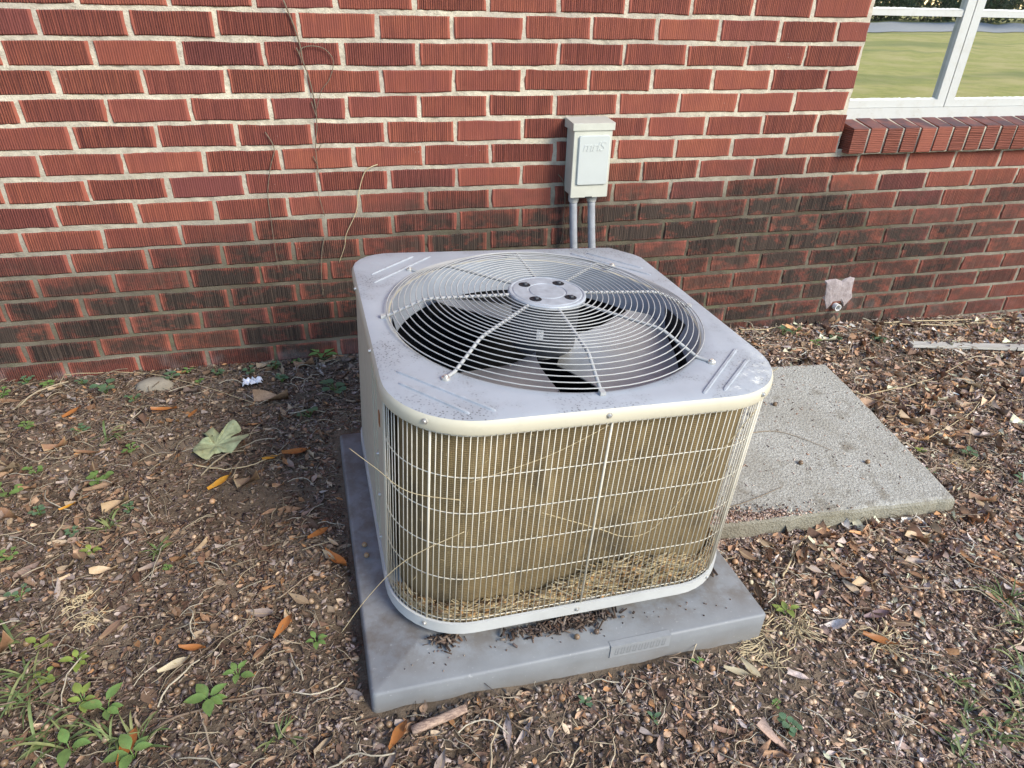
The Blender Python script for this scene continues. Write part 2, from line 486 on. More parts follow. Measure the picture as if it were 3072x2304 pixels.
M['leaf_dark'] = mat_random("leaf_dark", tone_ramp((.18, .115, .07)), .55, True)
M['leaf_red'] = mat_random("leaf_red", tone_ramp((.33, .18, .10)), .55, True)
M['leaf_tan'] = mat_random("leaf_tan", tone_ramp((.50, .36, .22)), .55, True)
M['leaf_grey'] = mat_random("leaf_grey", tone_ramp((.38, .30, .245)), .6, True)
M['leaf_yellow'] = leafmat("leaf_yellow", (0.62, 0.32, 0.03), (0.45, 0.18, 0.02))
M['leaf_orange'] = leafmat("leaf_orange", (0.45, 0.17, 0.04), (0.30, 0.10, 0.03))
M['leaf_pale'] = leafmat("leaf_pale", (0.42, 0.44, 0.24), (0.25, 0.28, 0.15), 0.7)
M['leaf_lav'] = leafmat("leaf_mauve", (0.24, 0.16, 0.16), (0.16, 0.10, 0.10))
M['leaf_cream'] = leafmat("leaf_cream", (0.52, 0.45, 0.30), (0.38, 0.30, 0.18))
M['green_blue'] = leafmat("leaf_bluegreen", (0.11, 0.19, 0.10), (0.065, 0.125, 0.065))
M['green'] = leafmat("leaf_green", (0.17, 0.28, 0.07), (0.10, 0.18, 0.05))
M['green_yellow'] = leafmat("leaf_yellowgreen", (0.26, 0.33, 0.07), (0.17, 0.23, 0.045))
M['grass'] = mat_random("grass_blade", [(0, (0.08, 0.125, 0.04)), (0.6, (0.14, 0.20, 0.065)), (1, (0.27, 0.28, 0.11))], 0.55)
M['white_paint'] = None

def mat_window():
    m = NT("old_white_paint"); P = m.pos()
    n = m.noise(P, 25.0, 5.0, 0.7); n2 = m.noise(m.vmul(P, (1, 1, 3)), 60.0, 3.0)
    c = m.mix(m.rng(n, 0.5, 0.75, 0.0, 0.4), (0.52, 0.52, 0.49), (0.38, 0.35, 0.27))
    c = m.mix(m.rng(n2, 0.68, 0.74, 0.0, 0.7), c, (0.25, 0.17, 0.11))
    return m.set(c, 0.5, normal=m.bump(n, 0.35, 0.004))
M['white_paint'] = mat_window()

def mat_glass():
    m = NT("window_glass"); t = m.t
    gl = m.n("BsdfGlossy"); gl.inputs["Roughness"].default_value = 0.012
    gl.inputs["Color"].default_value = (0.95, 0.98, 0.94, 1)
    n = m.noise(m.pos(), 3.0, 2.0)
    t.links.new(m.bump(n, 0.045, 0.01), gl.inputs["Normal"])
    m.set((0.02, 0.024, 0.022), 0.2)
    mx = m.n("MixShader"); mx.inputs[0].default_value = 0.80
    t.links.new(m.b.outputs[0], mx.inputs[1]); t.links.new(gl.outputs[0], mx.inputs[2])
    t.links.new(mx.outputs[0], t.nodes["Material Output"].inputs[0])
    return m.m
M['glass'] = mat_glass()

def mat_pad():
    m = NT("grey_composite"); oc = m.obj()
    n1 = m.noise(oc, 7.0, 4.0); n2 = m.noise(oc, 130.0, 3.0); x, y, z = m.sep(oc)
    c = m.mix(m.rng(n1, 0.35, 0.7), (0.235, 0.243, 0.248), (0.175, 0.181, 0.186))
    c = m.mix(m.rng(n2, 0.64, 0.72, 0.0, 0.5), c, (0.36, 0.36, 0.35))
    # soil washed out from under the unit
    rim = m.math('MULTIPLY', m.rng(y, -0.43, -0.35, 0.0, 1.0, True), m.rng(m.noise(oc, 16.0, 5.0, 0.7), 0.42, 0.62))
    c = m.mix(m.math('MULTIPLY', rim, 0.6), c, (0.11, 0.085, 0.06))
    low = m.math('MULTIPLY', m.rng(z, -0.06, -0.02, 1.0, 0.0), m.rng(n1, 0.35, 0.6, 0.2, 0.8))
    c = m.mix(m.math('MULTIPLY', low, 0.55), c, (0.20, 0.165, 0.125))
    return m.set(c, 0.52, spec=0.4, normal=m.bump(n2, 0.15, 0.0015))
M['pad'] = mat_pad()

def mat_concrete():
    m = NT("weathered_concrete"); oc = m.obj()
    gr = m.noise(oc, 170.0, 4.0, 0.75); v = m.vor(oc, 150.0); n1 = m.noise(oc, 4.0, 4.0); n2 = m.noise(oc, 14.0, 4.0)
    c = m.mix(m.rng(gr, 0.36, 0.62), (0.235, 0.225, 0.195), (0.50, 0.49, 0.44))
    c = m.mix(m.rng(n1, 0.42, 0.65, 0.0, 0.55), c, (0.27, 0.25, 0.205))
    c = m.mix(m.rng(n2, 0.56, 0.70, 0.0, 0.6), c, (0.17, 0.145, 0.105))
    nz = m.sep(m.n("NewGeometry").outputs["True Normal"])[2]
    c = m.mix(m.rng(nz, 0.3, 0.8, 0.65, 0.0), c, (0.24, 0.215, 0.14))
    x, y, z = m.sep(oc)
    cor = m.math('MULTIPLY', m.rng(x, 0.02, 0.38, 1.0, 0.0, True), m.rng(n2, 0.35, 0.55, 0.4, 1.0))
    c = m.mix(m.math('MULTIPLY', cor, 0.45), c, (0.15, 0.115, 0.08))
    h = m.math('ADD', gr, m.math('MULTIPLY', v, -0.5))
    return m.set(c, 0.92, spec=0.2, normal=m.bump(h, 1.0, 0.004))
M['concrete'] = mat_concrete()

def mat_coil():
    m = NT("dusty_coil_fins"); oc = m.obj(); x, y, z = m.sep(oc)
    hor = m.math('SINE', m.math('MULTIPLY', z, 2 * math.pi / 0.0046))
    per = m.n("Attribute"); per.attribute_name = "tint"
    s = m.sep(per.outputs["Vector"])[0]
    ver = m.math('SINE', m.math('MULTIPLY', s, 2 * math.pi * 1.0 / 0.0030))
    n1 = m.noise(oc, 5.0, 4.0); n2 = m.noise(m.vmul(oc, (1, 1, 0.35)), 22.0, 5.0, 0.7); n3 = m.noise(oc, 260.0, 2.0)
    c = m.mix(m.rng(n2, 0.35, 0.68), (0.27, 0.192, 0.088), (0.16, 0.119, 0.062))
    c = m.mix(m.rng(n1, 0.5, 0.7, 0.0, 0.5), c, (0.27, 0.205, 0.105))
    c = m.mix(m.rng(n3, 0.66, 0.74, 0.0, 0.5), c, (0.40, 0.32, 0.18))
    c = m.mix(m.rng(hor, 0.1, 0.8, 0.0, 0.38), c, (0.055, 0.045, 0.032))
    c = m.mix(m.rng(ver, 0.2, 0.9, 0.0, 0.25), c, (0.05, 0.04, 0.03))
    lint = m.rng(m.noise(m.vmul(oc, (1, 1, 0.5)), 9.0, 5.0, 0.75), 0.50, 0.68, 0.0, 0.75)
    c = m.mix(lint, c, (0.060, 0.048, 0.032))
    c = m.mix(m.rng(m.noise(m.vmul(oc, (1, 1, 0.12)), 34.0, 3.0, 0.6), 0.58, 0.70, 0.0, 0.6), c, (0.34, 0.26, 0.14))
    h = m.math('ADD', hor, m.math('MULTIPLY', ver, 0.5))
    return m.set(c, 0.8, spec=0.2, normal=m.bump(h, 0.4, 0.001))
M['coil'] = mat_coil()
def mat_road():
    m = NT("asphalt"); n = m.noise(m.pos(), 30.0, 3.0)
    return m.set(m.mix(n, (0.20, 0.20, 0.215), (0.27, 0.265, 0.275)), 0.9)
M['road'] = mat_road()
M['bark'] = mat_plain("tree_bark", (0.09, 0.065, 0.045), 0.9, noise=14.0, var=0.6, bump=0.6)
M['foliage'] = mat_tint("tree_foliage", 0.6)
M['wood_grey'] = None
def mat_slat():
    m = NT("weathered_white_wood"); oc = m.obj()
    n = m.noise(m.vmul(oc, (2, 60, 60)), 4.0, 4.0, 0.7)
    c = m.mix(m.rng(n, 0.35, 0.65), (0.62, 0.60, 0.54), (0.27, 0.25, 0.22))
    return m.set(c, 0.85, normal=m.bump(n, 0.4, 0.003))
M['wood_grey'] = mat_slat()
def mat_patch():
    m = NT("patch_mortar"); n = m.noise(m.pos(), 45.0, 5.0, 0.7)
    return m.set(m.mix(m.rng(n, 0.3, 0.7), (0.24, 0.195, 0.185), (0.43, 0.37, 0.36)), 0.95, normal=m.bump(n, 0.8, 0.006))
M['patch'] = mat_patch()

# ------------------------------------------------------------------ frames and terrain
TP = Vector((1.33423, -0.80159, -1.05738 + Z0))
RP = Matrix(((0.99753125, -0.04696115, 0.05221167), (0.04770827, 0.99877467, -0.01315574), (-0.05152988, 0.01561419, 0.99854938)))
PADM = Matrix.Translation(TP) @ RP.to_4x4()

def sstep(t):
    t = np.clip(t, 0, 1); return t * t * (3 - 2 * t)
def g_plane(x, y):
    xe = np.where(x > 2.2, 2.2 + .3 * (np.minimum(x, 5) - 2.2), np.where(x < .3, .3 + .5 * (np.maximum(x, -2) - .3), x))
    ye = np.clip(y, -2.5, 10)
    return TP.z - (RP[0][2] * (xe - TP.x) + RP[1][2] * (ye - TP.y)) / RP[2][2] - .061 - .018 * (xe - TP.x) / .433 * .6
def g_base(x, y):
    x = np.asarray(x, float); y = np.asarray(y, float)
    wz = np.interp(x, [-.1, .9, 2.36, 3.77], [-.963, -.98, -1.01, -1.069]) + Z0
    t = np.clip(-y / .65, 0, 1); t = .5 * t + .5 * sstep(t)
    near = (1 - t) * wz + t * g_plane(x, y)
    f = sstep((-y - 1.8) / 3.5)
    fx = sstep((np.abs(x - 1.6) - 3) / 3)
    f = np.maximum(f, fx)
    return near * (1 - f) + f * (-0.12)
def g_noise(x, y):
    a = (fbm(x, y, 3.1, 3) - .5) * .030 + (fbm(x + 9, y, 17.0, 3) - .5) * .016
    lim = sstep((-y) / .12)
    return a * (0.3 + 0.7 * lim)
def in_pad(x, y, m=0.0):
    d = RP.transposed()
    lx = (np.asarray(x) - TP.x) * RP[0][0] + (np.asarray(y) - TP.y) * RP[1][0]
    ly = (np.asarray(x) - TP.x) * RP[0][1] + (np.asarray(y) - TP.y) * RP[1][1]
    return (np.abs(lx) < .433 + m) & (np.abs(ly) < .433 + m)
SLAB = (1.80, 2.612, -.90, -.25)
def in_slab(x, y, m=0.0):
    return (x > SLAB[0] - m) & (x < SLAB[1] + m) & (y > SLAB[2] - m) & (y < SLAB[3] + m)
def g(x, y):
    x = np.asarray(x, float); y = np.asarray(y, float)
    h = g_base(x, y) + g_noise(x, y)
    # soil banked a little lower under the pad so that it never breaks through
    h = np.where(in_pad(x, y, -.02), h - .06, h)
    h = np.where(in_slab(x, y, -.02), h - .05, h)
    return h
def gz(x, y): return float(g(np.array([x]), np.array([y]))[0])

# ground: one sheet, fine near the unit and coarse out to the horizon
def axis_pts(a, b, step, far0, far1):
    core = list(np.arange(a, b + 1e-6, step))
    lo = []; p = a; s = step
    while p > far0: s *= 1.35; p -= s; lo.append(p)
    hi = []; p = b; s = step
    while p < far1: s *= 1.35; p += s; hi.append(p)
    return np.array(lo[::-1] + core + hi)
gx = axis_pts(-0.35, 4.1, .0135, -250, 300)
gy = axis_pts(-1.85, 0.12, .0135, -330, 60)
GX, GY = np.meshgrid(gx, gy)
GZ = g(GX, GY)
nx, ny = len(gx), len(gy)
V = np.stack([GX.ravel(), GY.ravel(), GZ.ravel()], 1)
idx = np.arange(nx * ny).reshape(ny, nx)
F = np.stack([idx[:-1, :-1].ravel(), idx[:-1, 1:].ravel(), idx[1:, 1:].ravel(), idx[1:, :-1].ravel()], 1)
tag(link("ground", np_mesh("ground", V, F, M['soil'], smooth=True)), kind="structure")

# road across the far side of the lawn (it is what the window mirrors)
rb = MB(); 
ra = math.radians(-14)
dx, dy = math.cos(ra), math.sin(ra)
def road_pt(s, w): return (12 + dx * s - dy * w, -25 + dy * s + dx * w, -0.095)
for i in range(40):
    s0, s1 = -140 + i * 7, -140 + (i + 1) * 7
    rb.add([road_pt(s0, 0), road_pt(s1, 0), road_pt(s1, -11), road_pt(s0, -11)], [(0, 3, 2, 1)])
tag(rb.build("road", M['road']), kind="structure")

# ------------------------------------------------------------------ house: mortar, bricks, window, sill
H0, L0 = 0.0677, 0.2031
house = empty("brick_house", (0, 0, 0))
tag(house, "red brick house wall with cream mortar and a white window", "house")
JX = 2.6326                                # window jamb
WX1 = 3.66
SZ = -0.2835 + Z0                          # sill top at the front
WTOP = 1.05 + Z0

mb_x = np.arange(-4.0, 8.001, .5)
def mortar_grid(x0, x1, z0, z1, step):
    xs = np.linspace(x0, x1, max(2, int(round((x1 - x0) / step)) + 1)); zs = np.linspace(z0, z1, max(2, int(round((z1 - z0) / step)) + 1))
    X, Z = np.meshgrid(xs, zs)
    Y = 0.0026 - (fbm(X, Z, 60.0, 3) - .5) * .0075 - (fbm(X + 3, Z, 9.0, 2) - .5) * .003
    Y = np.maximum(Y, .0016)
    n, m_ = len(xs), len(zs); ii = np.arange(n * m_).reshape(m_, n)
    return np.stack([X.ravel(), Y.ravel(), Z.ravel()], 1), np.stack([ii[:-1, :-1].ravel(), ii[:-1, 1:].ravel(), ii[1:, 1:].ravel(), ii[1:, :-1].ravel()], 1)
parts = [mortar_grid(-0.4, JX, -0.05, 1.42, .0075), mortar_grid(JX, 4.1, -0.05, 0.745, .0075),
         mortar_grid(-4.0, -0.4, -0.3, 3.0, .1), mortar_grid(-0.4, JX, 1.42, 3.0, .1), mortar_grid(4.1, 8.0, -0.3, 3.0, .1),
         mortar_grid(WX1, 4.1, 0.745, 3.0, .1), mortar_grid(JX, WX1, WTOP, 3.0, .1)]
VV, FF, b = [], [], 0
for v_, f_ in parts:
    VV.append(v_); FF.append(f_ + b); b += len(v_)
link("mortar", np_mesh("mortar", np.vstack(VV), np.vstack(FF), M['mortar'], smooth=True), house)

def brick_mesh(name, lx, lz, depth, mat, rng, wob=.0019, ch=.0030):
    """box with chamfered, slightly uneven arrises; origin at the middle of its face"""
    hx, hz = lx / 2, lz / 2
    mb = MB(); fr = []; bk = []
    loop = [(-1, -1), (-.33, -1), (.33, -1), (1, -1), (1, 0), (1, 1), (.33, 1), (-.33, 1), (-1, 1), (-1, 0)]
    j = [(rng.uniform(-wob, wob), rng.uniform(-wob, wob)) for _ in loop]
    def lp(inset, y):
        return [(sx * (hx - inset if abs(sx) == 1 else hx) + q[0], y, sz * (hz - inset) + q[1]) for (sx, sz), q in zip(loop, j)]
    mb.loft([lp(0, depth), lp(0, ch), lp(ch, 0)], cap1=True)
    # faces wind so that the face looks to -y
    return mb.mesh(name, mat)
rr = random.Random(5)
BM = [brick_mesh("brick", L0 - .0108, H0 - .0118, .02, M['brick'], rr) for _ in range(7)]
bricks = []
rows = range(-29, 18)
for k in rows:
    base = (0.2853 if k % 2 == 0 else 0.1874) + 0.0004 * k
    rowj = rr.uniform(-.006, .006)
    zc = -k * H0 + Z0
    if zc < -0.12: continue
    for i in range(-22, 42):
        xa = base + i * L0 + rowj; xb = xa + L0
        if xb < -3.9 or xa > 7.9: continue
        # keep clear of the window opening and of the sill course
        spans = [(xa, xb)]
        if zc + H0 * .45 > SZ - .088 and zc < WTOP:
            lim_l = JX if zc > SZ - .01 else JX + .008
            out = []
            for a_, b_ in spans:
                if a_ < lim_l: out.append((a_, min(b_, lim_l + (.0059 if b_ > lim_l else 0))))
                if b_ > WX1: out.append((max(a_, WX1), b_))
            spans = out
        for a_, b_ in spans:
            if b_ - a_ < .045: continue
            bricks.append((k, a_, b_, zc))
vis = []; hid = []
def cam_uv(p):
    d = Vector(p) - CAM; z = d.dot(_f)
    return .5 + d.dot(_r) / z * 2015.5 / 3072, .5 + d.dot(_u) / z * 2015.5 / 2304
for q in bricks:
    k, a_, b_, zc = q; xm = (a_ + b_) / 2
    ins = a_ > -1 and b_ < 5 and cam_uv((b_, 0, zc))[0] > 0 and cam_uv((a_, 0, zc))[0] < 1 and cam_uv((xm, 0, zc - H0 / 2))[1] < 1 and zc + H0 / 2 > gz(xm, -.02) + .012
    (vis if ins else hid).append(q)
cutcache = {}
def brick_for(w):
    if abs(w - L0) < .004: return rr.choice(BM)
    key = round(w, 3)
    if key not in cutcache:
        cutcache[key] = brick_mesh("cut_brick", w - .0108, H0 - .0118, .02, M['brick'], rr)
    return cutcache[key]
for k, a_, b_, zc in vis:
    o = link("brick", brick_for(b_ - a_), house, ((a_ + b_) / 2 + rr.uniform(-.0015, .0015), rr.uniform(-.0022, -.0004), zc + rr.uniform(-.0016, .0016)))
    o.rotation_euler = (rr.uniform(-.006, .006), rr.uniform(-.005, .005), rr.uniform(-.004, .004))
hb = MB()
for k, a_, b_, zc in hid:
    hb.box((a_ + .006, -.0005, zc - H0 / 2 + .0064), (b_ - .006, .018, zc + H0 / 2 - .0064))
tag(hb.build("brickwork_beyond", M['brick'], house), kind="stuff")
print("bricks in view", len(vis), "beyond", len(hid))
# backing that closes the wall behind the mortar
bk = MB(); bk.box((-4, .03, -.4), (JX - .02, .22, 3.0)); bk.box((WX1 + .02, .03, -.4), (8, .22, 3.0))
bk.box((JX - .02, .03, -.4), (WX1 + .02, .22, SZ - .1)); bk.box((JX - .02, .03, WTOP), (WX1 + .02, .22, 3.0))
bk.build("inner_wall", M['mortar'], house)

# sill: mortar bed with rowlock bricks
sm = MB()
sm.add([(2.652, -.027, SZ - .084), (WX1, -.027, SZ - .084), (WX1, .12, SZ - .084), (2.652, .12, SZ - .084),
        (2.652, -.030, SZ - .004), (WX1, -.030, SZ - .004), (WX1, .12, SZ + .028), (2.652, .12, SZ + .028)],
       [(0, 3, 2, 1), (4, 5, 6, 7), (0, 1, 5, 4), (1, 2, 6, 5), (2, 3, 7, 6), (3, 0, 4, 7)])
sill = sm.build("window_sill", M['mortar'], house)
def rowlock_mesh(rng):
    mb = MB(); hw = .0282
    def q(ix, iy, iz): return ((hw - abs(rng.uniform(0, .001))) * ix, iy, iz)
    f = -.034; c = .003
    sec = [(f + c, -.082), (f, -.079), (f, -c), (f + c, 0), (.115, .0265), (.115, -.082)]
    l0 = [(-hw + rng.uniform(-.0008, .0008), y, z) for y, z in sec]
    l1 = [(hw + rng.uniform(-.0008, .0008), y, z) for y, z in sec]
    mb.loft([l0, l1], cap0=True, cap1=True)
    return mb.mesh("sill_brick", M['sill_brick'])
RM = [rowlock_mesh(rr) for _ in range(4)]
x = 2.679
while x < WX1 - .03:
    o = link("brick", rr.choice(RM), sill, (x, rr.uniform(-.003, .002), SZ + rr.uniform(-.002, .002)))
    o.rotation_euler = (rr.uniform(-.01, .01), rr.uniform(-.01, .01), 0)
    x += .0680

# window
WY = 0.07
wb = MB()
wb.box((JX - .012, WY - .012, SZ + .012), (WX1, WY + .06, SZ + .0495))                 # wooden sub-sill
wb.box((JX - .03, WY + .0, SZ + .0495), (JX + .012, WY + .06, WTOP))                      # jamb
wb.box((WX1 - .012, WY + .0, SZ + .0495), (WX1 + .03, WY + .06, WTOP))
window = wb.build("window", M['white_paint'], house)
def sash(name, x0, x1):
    zb, zt = SZ + .0505, WTOP
    s = MB()
    def prof(lo, hi): s.box(lo, hi)
    y0, y1 = WY - .006, WY + .03
    s.box((x0, y0, zb), (x1, y1, zb + .024))
    s.box((x0, y0, zb + .024), (x0 + .034, y1, zt)); s.box((x1 - .034, y0, zb + .024), (x1, y1, zt))
    # puttied bevels round the pane
    for za, zc in ((zb + .024, .046 + Z0 + .0),):
        pass
    o = s.build("sash_frame", M['white_paint'], window)
    mu = MB()
    mu.box((x0 + .034, y0 + .004, .0475 + Z0), (x1 - .034, y1 - .004, .066 + Z0))
    # ragged putty line on top of the glazing bar and bottom rail
    prng = random.Random(int(x0 * 1000))
    def putty(mm_, z, h0):
        n = 46
        xs = [x0 + .034 + (x1 - x0 - .068) * i / n for i in range(n + 1)]
        hs = [h0 + prng.uniform(-.0008, .0012) * (2.0 if prng.random() < .15 else 1) for _ in xs]
        vv = []
        for xx, hh in zip(xs, hs): vv += [(xx, y0 + .003, z), (xx, y0 + .014, z + hh)]
        mm_.add(vv, [(2 * i, 2 * i + 2, 2 * i + 3, 2 * i + 1) for i in range(n)])
    pt = MB(); putty(pt, zb + .024, .005); pt.build("putty_line", M['white_paint'], window)
    pt = MB(); putty(pt, .066 + Z0, .005); pt.build("putty_line", M['white_paint'], window)
    mu.build("glazing_bar", M['white_paint'], window)
    for za, zc in ((zb + .020, .050 + Z0), (.063 + Z0, zt)):
        p = MB(); p.box((x0 + .03, WY + .008, za), (x1 - .03, WY + .0115, zc)); p.build("pane", M['glass'], window)
sash("left", JX + .012, 3.0735)
sash("right", 3.0775, 3.52)
sb = MB(); sb.box((3.52, WY - .006, SZ + .0505), (WX1 - .012, WY + .03, WTOP)); sb.build("side_casing", M['white_paint'], window)
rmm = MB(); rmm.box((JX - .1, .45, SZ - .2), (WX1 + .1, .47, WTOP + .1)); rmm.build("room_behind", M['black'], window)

# pipe stub and mortar patch
pz = -.952 + Z0
pipe = empty("drain_pipe", (2.80, 0, pz))
tag(pipe, "white drain pipe stub poking from the wall under a patch of pale mortar", "pipe")
pb = MB(); pb.lathe([(.0135, .02), (.0135, -.022), (.0105, -.022), (.0105, .02)], 20, axis='y'); pb.build("pipe_end", M['pvc'], pipe, smooth=40)
pb = MB(); pb.lathe([(.0105, .012), (.0001, .012)], 20, axis='y'); pb.build("pipe_bore", M['black'], pipe)
pm = MB(); prng = random.Random(3)
ring = [(-.068, .105), (-.03, .112), (.0, .100), (.03, .118), (.052, .108), (.056, .06), (.066, .03), (.04, -.005), (.02, .02), (-.02, .02), (-.035, -.01), (-.055, .03), (-.06, .07)]
pts = [(a, -.0030, b_) for a, b_ in ring]; bckp = [(a * 1.12, .004, (b_ - .05) * 1.1 + .05) for a, b_ in ring]
mid = [(a * .75, -.005 - prng.uniform(0, .003), (b_ - .06) * .7 + .06) for a, b_ in ring]
pm.loft([bckp, pts, mid], cap1=True); pm.build("mortar_patch", M['patch'], pipe)

# ------------------------------------------------------------------ electrical disconnect
bx = empty("disconnect_box", (1.7085, 0, -.243 + Z0))
tag(bx, "pale grey electrical disconnect box screwed to the brick wall", "electrical box")
def rounded_rect(x0, x1, z0, z1, r, n=4):
    pts = []
    for cx, cz, a0 in ((x1 - r, z0 + r, -90), (x1 - r, z1 - r, 0), (x0 + r, z1 - r, 90), (x0 + r, z0 + r, 180)):
        for i in range(n + 1):
            a = math.radians(a0 + 90 * i / n); pts.append((cx + r * math.cos(a), cz + r * math.sin(a)))
    return pts
def slab_y(x0, x1, z0, z1, yb, yf, r, ch, mat, name, parent):
    mb = MB()
    o = rounded_rect(x0, x1, z0, z1, r); i_ = rounded_rect(x0 + ch, x1 - ch, z0 + ch, z1 - ch, max(r - ch, .0008))
    mb.loft([[(a, yb, b_) for a, b_ in o], [(a, yf + ch, b_) for a, b_ in o], [(a, yf, b_) for a, b_ in i_]], cap0=True, cap1=True)
    return mb.build(name, mat, parent, smooth=35)
slab_y(-.057, .057, -.214, -.004, -.003, -.066, .004, .002, M['box'], "enclosure", bx)
cov = slab_y(-.0605, .0605, -.219, -.018, -.0675, -.080, .003, .0015, M['box'], "cover", bx)
slab_y(-.045, .053, -.179, -.034, -.080, -.0865, .007, .002, M['box_lid'], "raised_panel", cov)
mb = MB()
o_ = [(-.066, -.020), (.066, -.020), (.066, .001), (-.066, .001)]
mb.loft([[(a, -.002, b_ + (0.006 if b_ > 0 else 0)) for a, b_ in o_], [(a, -.083, b_) for a, b_ in o_], [(a * .985, -.0845, b_ * .93 - .0007) for a, b_ in o_]], cap0=True, cap1=True)
mb.build("rain_hood", M['box'], bx)
mb = MB(); mb.box((-.012, -.0815, -.2195), (.010, -.072, -.2155)); mb.build("latch_slot", M['black'], bx)
# embossed slanted lettering
tc = bpy.data.curves.new("lettering", 'FONT'); tc.body = "mrIS"; tc.size = .040; tc.shear = .28; tc.extrude = .0007; tc.space_character = .92
tc.bevel_depth = .0003
to = bpy.data.objects.new("lettering_tmp", tc); COL.objects.link(to)
dg = bpy.context.evaluated_depsgraph_get()
tm = bpy.data.meshes.new_from_object(to.evaluated_get(dg)); bpy.data.objects.remove(to)
tm.materials.clear(); tm.materials.append(M['box_lid']); tm.name = "lettering"
lo = link("lettering", tm, cov); lo.location = (-.034, -.0866, -.078); lo.rotation_euler = (math.pi / 2, 0, 0)
# conduits
for name_x, x0, x1, z1, lab, flex in (("left", -.037, -.018, -.62, "left grey flexible conduit under the disconnect box, speckled with dirt", True),
                                      ("right", .023, .045, -.62, "right smooth grey conduit bending behind the unit under the disconnect box", False)):
    cd = empty("conduit", (1.7085 + x0, -.045, -.462 + Z0)); tag(cd, lab, "conduit", "conduits below the disconnect box")
    f = MB(); f.lathe([(.0005, .004), (.0165, .004), (.0165, -.012), (.0145, -.021), (.0105, -.022)], 20); f.build("connector", M['conduit_fit'], cd, smooth=40)
    pts = []; n = 26
    for i in range(n + 1):
        t = i / n
        z = -.02 - .33 * t
        if flex: px = (x1 - x0) * (t * .5) ** 1.1 * 3.0 * .85; py = -.03 * t * t
        else: px = .012 * math.sin(t * 2.2) + .05 * max(0, t - .35) ** 2 * 2; py = -.05 * t * t
        pts.append((px, py, z))
    t_ = MB(); t_.tube(pts, .0122, 14); t_.build("tube", M['conduit'], cd, smooth=True)

# ------------------------------------------------------------------ dried vines on the wall
def smooth_path(pts, n=6):
    out = []
    P = [Vector(p) for p in pts]
    for i in range(len(P) - 1):
        p0 = P[max(i - 1, 0)]; p1 = P[i]; p2 = P[i + 1]; p3 = P[min(i + 2, len(P) - 1)]
        for j in range(n):
            t = j / n
            out.append(0.5 * ((2 * p1) + (p2 - p0) * t + (2 * p0 - 5 * p1 + 4 * p2 - p3) * t * t + (3 * p1 - p0 - 3 * p2 + p3) * t ** 3))
    out.append(P[-1]); return out
def vine(strands, label, r=.0021, mat="vine"):
    x0, z0 = strands[0][0]
    root = empty("dried_vine", (x0, 0, z0 + Z0)); tag(root, label, "vine", "dried vines on the wall")
    vr = random.Random(len(label))
    for s, st in enumerate(strands):
        pts = [(a - x0 + vr.uniform(-.001, .001), -.006 - vr.uniform(0, .004), b_ - z0) for a, b_ in st]
        sp = smooth_path(pts)
        t = MB(); n = len(sp)
        t.tube(sp, [r * (1 - .55 * i / n) * (1 if s == 0 else .75) for i in range(n)], 6); t.build("stem", M[mat], root, smooth=True)
vine([[(.868, .057), (.885, -.004), (.894, -.051), (.897, -.085), (.908, -.125), (.916, -.194), (.913, -.251), (.904, -.299), (.902, -.349), (.896, -.426), (.904, -.501)],
      [(.892, -.068), (.896, -.055), (.92, -.048), (.952, -.053), (.971, -.072), (.976, -.094), (.96, -.13), (.94, -.153), (.928, -.178), (.918, -.203)],
      [(.884, -.052), (.892, -.075), (.894, -.09)], [(.906, -.185), (.911, -.205), (.915, -.225)], [(.893, -.33), (.901, -.355), (.902, -.37)], [(.916, -.30), (.908, -.315)]],
     "longest dried vine running down the bricks with a loop near its top")
vine([[(1.072, -.358), (1.035, -.376), (1.012, -.436), (.998, -.495), (.962, -.56), (.953, -.599), (.931, -.65)]], "thin pale vine stem bent over at its tip, nearest the unit", .0016, 'straw')
vine([[(.773, -.262), (.79, -.306), (.773, -.355), (.754, -.431), (.752, -.50), (.75, -.60), (.752, -.66)]], "short dried vine left of the long vine", .0016)
vine([[(.897, -.567), (.883, -.618), (.873, -.70), (.874, -.76)], [(.874, -.735), (.868, -.755)]], "low dark dried vine continuing below the long vine", .0018)

vine([[(1.628, -.405), (1.645, -.425), (1.652, -.455), (1.655, -.50), (1.653, -.56), (1.656, -.62), (1.655, -.66)], [(1.655, -.55), (1.662, -.575), (1.656, -.60)], [(1.655, -.60), (1.645, -.64), (1.638, -.67)]],
     "wiry dry sprig hanging beside the disconnect box and its left conduit", .0016)
# ------------------------------------------------------------------ equipment pad (36 inch class) and slab
pad = empty("equipment_pad", mat=PADM)
tag(pad, "square grey moulded pad under the air conditioner", "equipment pad")
def rsq(x0, x1, y0, y1, r, z, n=4):
    return [(a, b_, z) for a, b_ in rounded_rect(x0, x1, y0, y1, r, n)]
P_ = .433
mb = MB()
prof = [(0.0, -.13, .010), (-.002, -.03, .010), (-.003, -.005, .009), (-.0055, -.0013, .008), (-.009, 0.0, .007)]
mb.loft([rsq(-P_ - i_, P_ + i_, -P_ - i_, P_ + i_, r, z) for i_, z, r in prof], cap0=True, cap1=True)
mb.build("pad_body", M['pad'], pad, smooth=50)
mb = MB()
xl, xr = .052, .190
mb.loft([[(xl, -.4334, -.031), (xr, -.4334, -.031), (xr, -.4318, .0006), (xl, -.4318, .0006)],
         [(xl, -.430, -.031), (xr, -.430, -.031), (xr, -.418, .0012), (xl, -.418, .0012)]], cap0=True, cap1=True)
pl = mb.build("name_plate", mat_plain("plate_plastic", (0.275, 0.282, 0.285), 0.5, noise=90.0, var=0.2), pad)
mb = MB(); prng = random.Random(11)
